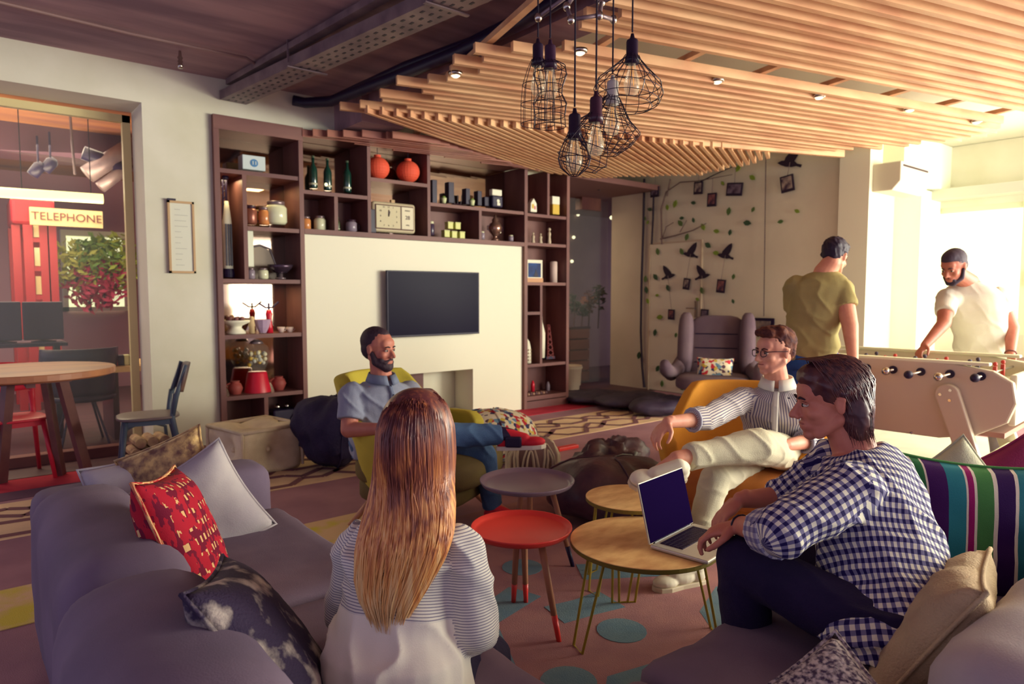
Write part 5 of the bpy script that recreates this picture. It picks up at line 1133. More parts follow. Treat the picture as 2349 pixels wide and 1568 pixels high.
# ------------------------------------------------------------ people
def frame(fwd, up=(0,0,1)):
    x = Vector(fwd).normalized(); y = Vector(up).cross(x).normalized(); z = x.cross(y); return Matrix((x, y, z)).transposed()
class Fig(MB):
    def cap(s, a, b, ra, rb, n=16, flat_a=False, flat_b=False, sq=1.0, side=None):
        a = Vector(a); b = Vector(b); d = b-a; L = d.length; M = frame(d.normalized(), side or ((0,0,1) if abs(d.normalized().z) < .95 else (1,0,0)))
        prof = []
        if flat_a: prof.append((ra, 0))
        else: prof += [(ra*math.sin(t), -ra*math.cos(t)) for t in (.05,.5,1.0,1.4)]
        prof += [(ra+(rb-ra)*t, L*t) for t in (.0 if not flat_a else .01, .25, .5, .75, 1)]
        if not flat_b: prof += [(rb*math.cos(t), L+rb*math.sin(t)) for t in (.4,.8,1.2,1.5)]
        base = len(s.v)
        for r, x in prof:
            for k in range(n):
                t = 2*math.pi*k/n; s.v.append(tuple(a+M @ Vector((x, r*math.cos(t), r*math.sin(t)*sq))))
        for i in range(len(prof)-1):
            for k in range(n): p = base+i*n+k; q = base+i*n+(k+1) % n; s.f.append((p, q, q+n, p+n))
        s.f.append(tuple(base+k for k in reversed(range(n)))); s.f.append(tuple(base+(len(prof)-1)*n+k for k in range(n)))
        return s
    def ell(s, c, r, M=None, n=16):
        return s.ball(c, r, n, M=(M.to_4x4() if M else None))
    def loft(s, secs, n=24):
        """secs: (centre, side vector half, front vector half)"""
        base = len(s.v)
        for c, a, b in secs:
            for k in range(n):
                t = 2*math.pi*k/n; ct, st = math.cos(t), math.sin(t)
                s.v.append(tuple(Vector(c)+Vector(a)*math.copysign(abs(ct)**.85, ct)+Vector(b)*math.copysign(abs(st)**.85, st)))
        for i in range(len(secs)-1):
            for k in range(n): p = base+i*n+k; q = base+i*n+(k+1) % n; s.f.append((p, q, q+n, p+n))
        s.f.append(tuple(base+k for k in reversed(range(n)))); s.f.append(tuple(base+(len(secs)-1)*n+k for k in range(n)))
        return s
    def skin(s, name, m, parent, vox, it=4, fold=0, fs=9, bones=None, seed=0):
        me = bpy.data.meshes.new(name); off = parent.location if parent.parent is None else Vector(parent.parent.location)
        me.from_pydata([tuple(Vector(p)-off) for p in s.v], [], s.f); me.update()
        bm = bmesh.new(); bm.from_mesh(me); bmesh.ops.recalc_face_normals(bm, faces=bm.faces); bm.to_mesh(me); bm.free()
        o = bpy.data.objects.new(name, me); C.objects.link(o)
        r = o.modifiers.new('r', 'REMESH'); r.mode = 'VOXEL'; r.voxel_size = vox; r.use_smooth_shade = True
        q = o.modifiers.new('q', 'SMOOTH'); q.iterations = it; q.factor = .5
        dg = bpy.context.evaluated_depsgraph_get(); dg.update(); m2 = bpy.data.meshes.new_from_object(o.evaluated_get(dg))
        bpy.data.objects.remove(o); bpy.data.meshes.remove(me)
        if fold:
            m2.update(); co = [v.co.copy() for v in m2.vertices]; no = [v.normal.copy() for v in m2.vertices]
            for v, c_, n_ in zip(m2.vertices, co, no):
                p = c_*fs+Vector((seed, seed*2, 0)); w_ = noise.noise(Vector((p.x*1.0, p.y*1.0, p.z*.55)))
                w2 = 1-abs(noise.noise(Vector((p.x*.9+p.z*.6, p.y*.9-p.z*.5, p.z*.8+5))))*2.6
                v.co = c_+n_*fold*(w_*.8+max(0, w2)**2*.9-.3)
        o = bpy.data.objects.new(name, m2); C.objects.link(o); o.parent = parent; m2.materials.clear(); m2.materials.append(m); m2.shade_smooth()
        if bones:
            l = m2.uv_layers.new(name='fab'); B_ = []
            for a, b, rr, vo in bones:
                a = Vector(a)-off; b = Vector(b)-off; d = (b-a); L = d.length; d.normalize(); M = frame(d, (0,0,1) if abs(d.z) < .9 else (FW[0],FW[1],0)); B_.append((a, b, d, L, M[0:3], rr, vo, M))
            vs = m2.vertices
            for p in m2.polygons:
                c_ = p.center; best = None
                for bb in B_:
                    t = max(0, min(bb[3], (c_-bb[0]).dot(bb[2]))); dd = ((c_-bb[0]-bb[2]*t).length)/bb[5]
                    if best is None or dd < best[0]: best = (dd, bb)
                bb = best[1]; y_ = bb[7].col[1]; z_ = bb[7].col[2]; a0_ = None
                for li, vi in zip(p.loop_indices, p.vertices):
                    q = vs[vi].co-bb[0]; an = math.atan2(q.dot(z_), q.dot(y_))
                    if a0_ is None: a0_ = an
                    if an-a0_ > math.pi: an -= 2*math.pi
                    if an-a0_ < -math.pi: an += 2*math.pi
                    l.data[li].uv = (an*bb[5], q.dot(bb[2])+bb[6])
        return o
def add_hand(f, wrist, d, pn, side=1, curl=.5, sc_=1.0, spread=.06):
    """d: where the fingers point; pn: direction the palm faces; side: +1 thumb on the left of d seen from the back of the hand"""
    wrist = Vector(wrist); d = Vector(d).normalized(); pn = (Vector(pn)-d*Vector(pn).dot(d)).normalized(); s_ = d.cross(pn)*side
    k = sc_; pc = wrist+d*.048*k
    M = Matrix((d, s_, pn)).transposed(); f.ell(pc, (.050*k, .041*k, .016*k), M); f.ell(pc-d*.02*k, (.035*k,.031*k,.018*k), M)
    f.cap(wrist-d*.02, pc, .024*k, .022*k, sq=.8)
    for i, (L, o_) in enumerate(((.070,.030),(.078,.0105),(.073,-.0095),(.058,-.029))):
        b = pc+d*(.040-.005*abs(i-1))*k+s_*o_*k; ang = curl*(.55+.06*i); dd = (d+s_*spread*(1.5-i)).normalized(); r = (.0092 if i < 3 else .008)*k
        f.cap(pc+s_*o_*.8*k, b, r*1.1, r, 8)
        for j, q in enumerate((.45,.31,.24)):
            rot = Matrix.Rotation(0, 3, 'X'); dd2 = (d*math.cos(ang)+pn*math.sin(ang)+s_*spread*(1.5-i)*.6).normalized(); e = b+dd2*L*q*k
            f.cap(b, e, r, r*.9, 8); b = e; r *= .9; ang += curl*(.85 if j == 0 else .6)
    t0 = pc-d*.025*k+s_*.030*k; t1 = t0+(d*.55+s_*.7+pn*.25).normalized()*.036*k; t2 = t1+(d*.85+s_*.25+pn*.35).normalized()*.030*k; t3 = t2+(d*.9-s_*.05+pn*.4*curl).normalized()*.024*k
    f.cap(t0, t1, .015*k, .0115*k, 8); f.cap(t1, t2, .0110*k, .0098*k, 8); f.cap(t2, t3, .0098*k, .008*k, 8)
def add_head(f, c, H, s=1.0, jaw=1.0):
    c = Vector(c); g = lambda x, y, z: c+H @ (Vector((x, y, z))*s); E = lambda p, r, M=H: f.ell(g(*p), tuple(v*s for v in r), M, 20)
    E((-.016,0,.035), (.098,.076,.086)); E((-.03,0,.0), (.075,.070,.075)); E((.022,0,-.025), (.066,.060,.078)); E((.028,0,-.072), (.050*jaw,.050*jaw,.034)); E((.064,0,-.098), (.020,.024,.018))
    E((.060,0,.035), (.030,.052,.040)); E((.073,0,.014), (.017,.046,.010)); E((.07,0,-.068), (.022,.032,.022))
    f.cap(g(.083,0,.004), g(.110,0,-.034), .0085*s, .0115*s, 10); f.ell(g(.097,.011,-.040), .0085*s); f.ell(g(.097,-.011,-.040), .0085*s)
    for k in (-1, 1):
        E((.054,k*.038,-.028), (.026,.022,.022)); f.cap(g(-.012,k*.052,-.05), g(.045,k*.030,-.092), .020*s*jaw, .018*s, 10)
        f.ell(g(-.010,k*.076,-.006), (.015*s,.008*s,.028*s), H, 14); f.cap(g(-.020,k*.083,.014), g(-.015,k*.079,-.024), .0058*s, .005*s, 8); f.cap(g(-.020,k*.083,.014), g(-.004,k*.080,.018), .0058*s, .005*s, 8)
def face_parts(par, off, c, H, s, hair, lip=(168,92,84), brow=1.0, eyes=True):
    c = Vector(c)-off; g = lambda x, y, z: c+H @ (Vector((x, y, z))*s); M4 = H.to_4x4()
    MB().ball(g(.0835,0,-.0615), (.0085*s,.0235*s,.0048*s), 12, M=M4).ball(g(.082,0,-.0695), (.009*s,.020*s,.0062*s), 12, M=M4).build('lips', mat('lips_%d' % lip[0], lip, .5), par, smooth=True)
    for k in (-1, 1):
        e = MB().ball(g(.0765,k*.030,-.002), (.0100*s,.0125*s,.0062*s), 12, M=M4).build('eye', mat('eye_white', (206,196,180), .3), par, smooth=True)
        MB().ball(g(.0850,k*.030,-.002), (.0030*s,.0062*s,.0060*s), 10, M=M4).build('iris', mat('iris_dark', (46,30,44), .2), e, smooth=True)
        MB().tube([g(.0800,k*.0165,.0035), g(.0862,k*.027,.0082), g(.0835,k*.037,.0068), g(.0745,k*.045,.001)], .0030*s, 6).build('eyelid', mat('lid_skin', (176,112,92), .6), e, smooth=True)
        MB().tube([g(.0900,k*.013,.0165), g(.0905,k*.028,.0215), g(.080,k*.046,.0165)], [.0042*s*brow,.0048*s*brow,.0026*s], 6, flat=.8).build('eyebrow', hair, par, smooth=True)
def strands(par, off, name, paths, r, m, n=4):
    mb = MB()
    for q in paths:
        k = len(q); mb.tube([Vector(p)-off for p in q], [r*(1 if i < k-2 else .6 if i == k-2 else .15) for i in range(k)], n)
    return mb.build(name, m, par, smooth=True)
def person(label, loc): return thing('person', label, 'person', loc)
skinA = mat('skin_warm', (224,158,126), .55, (212,142,114), 14, .08, 60); skinB = mat('skin_tan', (190,118,96), .55, (176,104,88), 14, .08, 60); skinC = mat('skin_rosy', (228,164,136), .55, (216,146,122), 14, .08, 60)
def shoe(par, off, heel, toe, up, m, sole_m, s=1.0, lace=None, foxing=None):
    heel = Vector(heel); toe = Vector(toe); d = (toe-heel); L = d.length; d.normalize(); up = (Vector(up)-d*Vector(up).dot(d)).normalized(); M = frame(d, up); g = lambda x, y, z: heel+M @ Vector((x*L, y, z))
    f = Fig(); f.ell(g(.16,0,.045), (L*.17,.038*s,.040), M); f.ell(g(.16,0,.075), (L*.15,.036*s,.030), M); f.ell(g(.45,0,.042), (L*.30,.040*s,.036), M); f.ell(g(.76,0,.032), (L*.24,.046*s,.028), M); f.cap(g(.2,0,.085), g(.58,0,.05), .033*s, .033*s)
    o = f.skin('shoe', m, par, .005, 3)
    out = [(.0,.0),(.03,.026),(.2,.034),(.5,.036),(.75,.047),(.92,.038),(1.0,.012),(1.0,-.012),(.92,-.038),(.75,-.047),(.5,-.036),(.2,-.034),(.03,-.026)]
    T = Matrix.Translation(heel-off-M @ Vector((0,0,.006))) @ M.to_4x4()
    MB().prism([(x*L, y*s) for x, y in out], .024, M=T).build('sole', sole_m, o, bevel=.004)
    if lace:
        lb = MB()
        for i in range(5): x = .34+.075*i; z = .088-.030*(i/4)-.002*i; lb.tube([g(x,-.022*s,z-.006)-off, g(x+.01,0,z+.004)-off, g(x,.022*s,z-.006)-off], .003, 5)
        lb.build('lace', lace, o)
    return o

# ---- the woman from behind
def build_woman():
    off = at(915, 1.58, 0); t = person('woman with long golden brown hair seen from behind in a grey striped and white blouse', off)
    fw = dir_(.22,1).normalized(); sd = dir_(1,-.22).normalized(); up = Vector((0,0,1))
    hc = P(958,1003,d=1.66); nb = P(952,1165,d=1.66); H = frame(fw+Vector((0,0,-.12)))
    sl, sr = P(812,1236,d=1.70), P(1068,1240,d=1.60); hip = P(908,1545,d=1.57); waist = P(905,1420,d=1.60); ch = P(925,1300,d=1.64)
    f = Fig(); add_head(f, hc, H, .94, .9); f.cap(hc+Vector((0,0,-.06))-fw*.01, nb-up*.02, .048, .058)
    f.loft([(hip-up*.06, sd*.13, fw*.09),(hip+up*.02, sd*.14, fw*.09),(waist, sd*.11, fw*.075),(ch, sd*.12, fw*.08),(P(940,1235,d=1.66), sd*.11, fw*.07),(nb+up*-.005, sd*.06, fw*.055)])
    er, el = P(1088,1440,d=1.58), P(788,1410,d=1.70); wr_, wl = P(1040,1462,d=1.78), P(850,1470,d=1.88)
    f.cap(sr-sd*.01-up*.03, er, .034, .033); f.cap(er, wr_, .034, .024); f.cap(sl+sd*.01-up*.03, el, .034, .033); f.cap(el, wl, .036, .024)
    add_hand(f, wr_, fw*.8-sd*.6-up*.2, -up, 1, .5, .9); add_hand(f, wl, fw*.8+sd*.6-up*.2, -up, -1, .5, .9)
    kr, kl = P(1120,1500,d=1.98), P(960,1500,d=2.05)
    f.cap(hip+sd*.08-up*.02, kr, .08, .055); f.cap(hip-sd*.08-up*.02, kl, .08, .055)
    ar, al = Vector((kr.x+.06, kr.y-.02, .10)), Vector((kl.x+.08, kl.y+.03, .10))
    f.cap(kr, ar, .05, .034); f.cap(kl, al, .05, .034); f.cap(ar, ar+Vector((.13,.03,-.06)), .032, .026); f.cap(al, al+Vector((.13,.03,-.06)), .032, .026)
    f.skin('body', skinA, t, .005)
    j = Fig(); j.loft([(hip-up*.07, sd*.14, fw*.12),(hip+up*.03, sd*.15, fw*.105)]); j.cap(hip+sd*.08-up*.02, kr, .09, .066); j.cap(hip-sd*.08-up*.02, kl, .09, .066)
    j.cap(kr, ar, .062, .044, flat_b=True); j.cap(kl, al, .062, .044, flat_b=True); j.skin('trousers', mat('navy_denim', (36,26,66), .85, (28,18,56), 5, .3, 200), t, .009, fold=.006)
    for a in (ar, al): shoe(t, off, a+Vector((-.05,-.01,-.094)), a+Vector((.18,.04,-.094)), up, mat('shoe_black', (40,26,50), .5), mat('sole_white', (220,210,190), .5), .9)
    g = Fig()
    g.loft([(hip-up*.10-sd*.005, sd*.190, fw*.165),(hip-up*.02, sd*.184, fw*.158),(hip+up*.07, sd*.168, fw*.138),(waist, sd*.146, fw*.118),(ch+up*-.03, sd*.142, fw*.110),(ch+up*.04, sd*.150, fw*.112),(P(940,1240,d=1.66), sd*.150, fw*.095),(P(945,1205,d=1.66), sd*.122, fw*.080),(nb-up*.005, sd*.072, fw*.066)])
    g.ell(sl+sd*.02-up*.008, (.054,.054,.050)); g.ell(sr-sd*.02-up*.008, (.054,.054,.050))
    er2, el2 = er+(wr_-er)*.55, el+(wl-el)*.5
    g.cap(sr-up*.02, er, .052, .055); g.cap(er, er2, .056, .050, flat_b=True); g.cap(sl-up*.02, el, .052, .052); g.cap(el, el2, .054, .048, flat_b=True)
    def blouse(M, mix, u, v, nt):
        st = M('PINGPONG', M('ADD', v, 1.0), .0032); lines = mix(M('GREATER_THAN', st, .0021), (226,222,210), (136,132,148))
        return mix(M('LESS_THAN', v, .195), lines, (240,234,218))
    bo = [(hip-up*.05, nb, .15, 0),(sr, er, .06, 1),(er, er2, .055, 2),(sl, el, .06, 3),(el, el2, .055, 4)]
    o = g.skin('blouse', uvmat('striped_blouse', blouse, bump=.1), t, .007, 3, fold=.012, fs=9, bones=bo, seed=3)
    for a, b_, r in ((er, er2, .052),(el, el2, .050)):
        d = (b_-a).normalized()
        for k in range(3):
            c_ = a.lerp(b_, .45+.27*k)-off; x = d.orthogonal().normalized(); y = d.cross(x); MB().tube([c_+(x*math.cos(q*.524)+y*math.sin(q*.524))*(r+.002) for q in range(12)], .0075, 6, closed=True).build('rolled_cuff', mat('cuff_grey', (196,192,186), .9, (150,146,156), 60), o, smooth=True)
    # hair: a smooth under-shape and many strands in front of it
    Z = [(893,960,14,.02),(900,960,36,.05),(912,959,54,.075),(935,958,70,.10),(975,957,83,.120),(1030,957,87,.120),(1090,951,92,.095),(1150,946,102,.07),(1210,935,109,.05),(1270,919,106,.035),(1330,902,92,.022),(1380,893,70,.014),(1430,895,40,.008)]
    def hz(y):
        for (a, b_) in zip(Z, Z[1:]):
            if a[0] <= y <= b_[0]:
                q = (y-a[0])/(b_[0]-a[0]); return [a[i]+(b_[i]-a[i])*q for i in range(4)]
        return list(Z[-1])
    def backd(y):      # distance of the back-of-head / back surface
        if y < 1040: return 1.66
        if y < 1165: return 1.66-.012*(y-1040)/125
        return 1.648-.05*(y-1165)/250
    def surf(y, s_, lift=0):
        _, cx_, hw, th = hz(y); d0 = backd(y); c_ = P(cx_, y, d=d0-.070*max(0, min(1, (y-1090)/150))); a = s_*math.pi*(.56 if y < 1100 else .5); rr = hw*d0/F_
        return c_+sd*rr*math.sin(a)-fw*((th+.012)*math.cos(a)+lift)
    def hairb():
        m = bpy.data.materials.new('ombre_hair'); m.use_nodes = True; nt = m.node_tree; b = nt.nodes['Principled BSDF']; b.inputs['Roughness'].default_value = .36; b.inputs['Specular IOR Level'].default_value = .5
        tc = nt.nodes.new('ShaderNodeTexCoord'); sp = nt.nodes.new('ShaderNodeSeparateXYZ'); nt.links.new(tc.outputs['Object'], sp.inputs[0])
        n = nt.nodes.new('ShaderNodeTexNoise'); mp = nt.nodes.new('ShaderNodeMapping'); mp.inputs['Scale'].default_value = (34,34,1.2); nt.links.new(tc.outputs['Object'], mp.inputs[0]); nt.links.new(mp.outputs[0], n.inputs[0]); n.inputs['Scale'].default_value = 2.2
        mr = nt.nodes.new('ShaderNodeMapRange'); mr.inputs[1].default_value = 1.12; mr.inputs[2].default_value = .62; nt.links.new(sp.outputs[2], mr.inputs[0])
        ad = nt.nodes.new('ShaderNodeMath'); ad.operation = 'MULTIPLY_ADD'; nt.links.new(n.outputs[0], ad.inputs[0]); ad.inputs[1].default_value = 1.5; ad.inputs[2].default_value = -.78
        a2 = nt.nodes.new('ShaderNodeMath'); nt.links.new(mr.outputs[0], a2.inputs[0]); nt.links.new(ad.outputs[0], a2.inputs[1])
        r = nt.nodes.new('ShaderNodeValToRGB'); cs = [(0,(96,48,52)),(.28,(150,84,62)),(.52,(206,132,78)),(.8,(238,176,104)),(1,(246,206,144))]
        while len(r.color_ramp.elements) < 5: r.color_ramp.elements.new(.5)
        for e, (p, c_) in zip(r.color_ramp.elements, cs): e.position = p; e.color = lin(c_)
        nt.links.new(a2.outputs[0], r.inputs[0]); nt.links.new(r.outputs[0], b.inputs['Base Color']); MATS['ombre_hair'] = m; return m
    hm = hairb(); hb_ = Fig()
    secs = []
    for y in (897,905,920,945,975,1010,1050,1090,1130,1170,1210,1250,1290,1330,1370,1395):
        _, cx_, hw, th = hz(y); d0 = backd(y); c_ = P(cx_, y, d=d0-.058*max(0, min(1, (y-1090)/150))); rr = (hw-4)*d0/F_; fr_ = .07 if y < 1000 else .05 if y < 1090 else .03
        secs.append((c_-fw*(th-fr_)*.5, sd*rr, fw*(th+fr_)*.5))
    hb_.loft(secs); hb_.ell(hc+H @ Vector((-.018,0,.034)), (.103,.084,.090), H, 28); hair = hb_.skin('hair', hm, t, .007, 5)
    rnd = random.Random(4); paths = []
    for i in range(950):
        s0 = rnd.uniform(-1, 1); lift = rnd.uniform(-.002,.010); y0 = 899+rnd.random()**1.3*26; yend = rnd.choice((1180,1260,1330,1390,1425,1440))+rnd.uniform(-30,20)
        if abs(s0) > .75: yend = min(yend, rnd.uniform(1180,1340))
        drift = rnd.uniform(-.12,.12); w_ = rnd.uniform(0, 6); q = []
        for k in range(15):
            y = y0+(yend-y0)*(k/14); s_ = s0*(1-.0*k)+drift*(k/14)**2+.035*math.sin(w_+y*.018)*(k/14)
            
            q.append(surf(min(y, 1440), max(-1.05, min(1.05, s_)), lift))
        paths.append(q)
    strands(hair, off, 'hair_strand', paths, .0017, hm)['kind'] = 'stuff'
    return t
build_woman()

def torso(f, hip, waist, chest, neck, sd, fw, k=1.0, g=0, secs=None, belly=0):
    ax = (neck-hip).normalized()
    f.loft([(hip-ax*.08, sd*(.15*k+g), fw*(.10*k+g)),(hip+ax*.02, sd*(.168*k+g), fw*(.115*k+g)),(waist, sd*(.145*k+g), fw*((.105+belly)*k+g)),(chest, sd*(.165*k+g), fw*(.118*k+g)),
            (chest.lerp(neck,.55), sd*(.168*k+g), fw*(.105*k+g)),(chest.lerp(neck,.82), sd*(.12*k+g*.8), fw*(.082*k+g*.7)),(neck, sd*(.062*k+g*.7), fw*(.058*k+g*.6))])
def cloth_collar(par, off, c, sd, fw, up, m, r=.068, h=.035):
    """folded shirt collar: two wings open at the front"""
    for s_ in (-1, 1):
        V = []; n = 10
        for i in range(n+1):
            a = math.pi*(.06+.90*i/n); rr = r*(1+.05*i/n)
            p = c+fw*(-rr*math.cos(a)*1.05)+sd*s_*rr*math.sin(a); top = p+up*h*(1-.45*i/n); low = p*1.0+(fw*(-math.cos(a))+sd*s_*math.sin(a))*.020-up*(.012+.018*(i/n)**2)+(fw*.012*(i/n))
            V += [tuple(top-off), tuple(low-off)]
        mb = MB(); mb.v = V; mb.f = [(2*i, 2*i+2, 2*i+3, 2*i+1) for i in range(n)]; o = mb.build('collar', m, par, smooth=True); q = o.modifiers.new('s', 'SOLIDIFY'); q.thickness = .006; q.offset = 0

# ---- bearded man in the green armchair
def build_beard():
    off = at(900, 4.05, 0); t = person('bearded man in a light blue grey polo sitting cross-legged in the green chair', off); up = Vector((0,0,1))
    fw = dir_(.62,-.78).normalized(); sd = dir_(.78,.62).normalized()
    hc = P(870,800,d=3.95); H = frame(dir_(.90,-.50)+Vector((0,0,-.05))); nb = P(876,872,d=3.97); hip = P(872,1012,d=4.02); ch = P(875,925,d=3.98); wa = P(872,970,d=4.0)
    sR, sL = P(808,905,d=3.86), P(938,902,d=4.08); eR, wR = P(800,985,d=3.78), P(885,983,d=3.68); eL, wL = P(985,968,d=3.98), P(925,992,d=3.78)
    f = Fig(); add_head(f, hc, H, 1.0, 1.05); f.cap(hc+Vector((0,0,-.06)), nb, .058, .064); torso(f, hip, wa, ch, nb, sd, fw)
    f.cap(sR, eR, .056, .046); f.cap(eR, wR, .046, .030); f.cap(sL, eL, .056, .046); f.cap(eL, wL, .046, .030)
    add_hand(f, wR, (wR-eR), -up+fw*.2, -1, .5); add_hand(f, wL, wL-eL, -up, 1, .5)
    kS, aS = P(1108,1040,d=3.88), P(1130,1148,d=3.98); aS.z = .10; kC, aC = P(985,1000,d=3.62), P(1150,996,d=3.72)
    f.cap(hip+sd*.09, kS, .085, .06); f.cap(kS, aS, .055, .036); f.cap(hip-sd*.09, kC, .085, .06); f.cap(kC, aC, .055, .036)
    f.cap(aS, aS+dir_(.13,-.04,-.06), .034, .028); f.cap(aC, aC+dir_(.12,-.02,-.04), .032, .024)
    f.skin('body', skinB, t, .005)
    face_parts(t, off, hc, H, 1.0, mat('hair_brown', (52,32,44), .7))
    # jeans
    j = Fig(); j.loft([(hip-up*.09, sd*.17, fw*.13),(hip+up*.06, sd*.175, fw*.135)]); j.cap(hip+sd*.09, kS, .10, .075); j.cap(kS, aS, .074, .058, flat_b=True); j.cap(hip-sd*.09, kC, .10, .078); j.cap(kC, aC, .076, .058, flat_b=True)
    j.skin('jeans', mat('blue_jeans', (74,104,140), .85, (54,78,118), 6, .3, 220), t, .008, fold=.008, fs=8)
    redc = mat('red_suede', (206,30,50), .7); so_ = mat('sole_white', (220,210,190), .5)
    s1 = shoe(t, off, aC+dir_(-.03,-.0,-.082), aC+dir_(.245,-.03,-.062), up, redc, so_, 1.0, lace=MATS['dark_plastic'])
    f2 = Fig(); f2.cap(aC+dir_(-.01,0,.0), aC+dir_(.05,0,-.01), .048, .044); f2.skin('sock', MATS['dark_plastic'], t, .008)
    MB().box(-.045,.045,-.052,.052,-.03,.03, M=Matrix.Translation(aC+dir_(.07,-.01,-.032)-off) @ frame(dir_(1,-.1)).to_4x4()).build('shoe_panel', dark, s1, bevel=.01)
    shoe(t, off, aS+dir_(-.05,0,-.094), aS+dir_(.20,-.07,-.094), up, redc, so_, 1.0, lace=MATS['dark_plastic'])
    # polo
    g = Fig(); torso(g, hip, wa, ch, nb, sd, fw, 1.03, .020, belly=.015); mR, mL = sR.lerp(eR,.72), sL.lerp(eL,.68)
    g.ell(sR+sd*.01, (.075,.075,.07)); g.ell(sL-sd*.01, (.075,.075,.07)); g.cap(sR, mR, .075, .074, flat_b=True); g.cap(sL, mL, .075, .072, flat_b=True)
    pm = mat('blue_grey_polo', (150,154,170), .9, (134,138,158), 5, .3, 260); o = g.skin('polo_shirt', pm, t, .008, 3, fold=.011, fs=8, seed=1)
    cloth_collar(t, off, nb+up*.012, sd, fw, up, mat('collar_blue', (112,120,142), .9), .072, .04)
    q = nb-off; pl = [q+fw*.105-up*.02, q+fw*.135-up*.07, q+fw*.142-up*.15]
    MB().tube(pl, .012, 6, flat=.4, up=tuple(fw)).build('placket', mat('collar_blue', (112,120,142)), o)
    for p in pl: MB().ball(p+fw*.006, .005, 6).build('button', dark, o)
    # hair and beard
    hmx = mat('hair_brown', (52,32,44), .7); h = Fig(); g_ = lambda x, y, z: hc+H @ Vector((x, y, z))
    h.ell(g_(-.030,0,.045), (.095,.0790,.086), H, 24); h.ell(g_(-.048,0,.0), (.066,.075,.070), H, 24); h.ell(g_(-.012,0,.080), (.074,.056,.046), H, 24); h.ell(g_(-.03,0,.02), (.050,.0790,.05), H)
    h.skin('hair', hmx, t, .005, 3, fold=.0015, fs=90)
    b = Fig()
    for k in (-1, 1): b.cap(g_(.002,k*.066,-.02), g_(.020,k*.052,-.066), .013, .024); b.cap(g_(.020,k*.050,-.070), g_(.060,k*.022,-.096), .026, .024); b.cap(g_(.089,0,-.052), g_(.070,k*.030,-.072), .007, .013); b.ell(g_(.046,k*.040,-.062), (.024,.020,.022), H)
    b.ell(g_(.062,0,-.098), (.034,.038,.030), H); b.ell(g_(.078,0,-.084), (.014,.024,.010), H); b.cap(g_(.0,0,-.088), g_(.045,0,-.105), .036, .032)
    b.skin('beard', hmx, t, .005, 3, fold=.0015, fs=90)
    return t
build_beard()

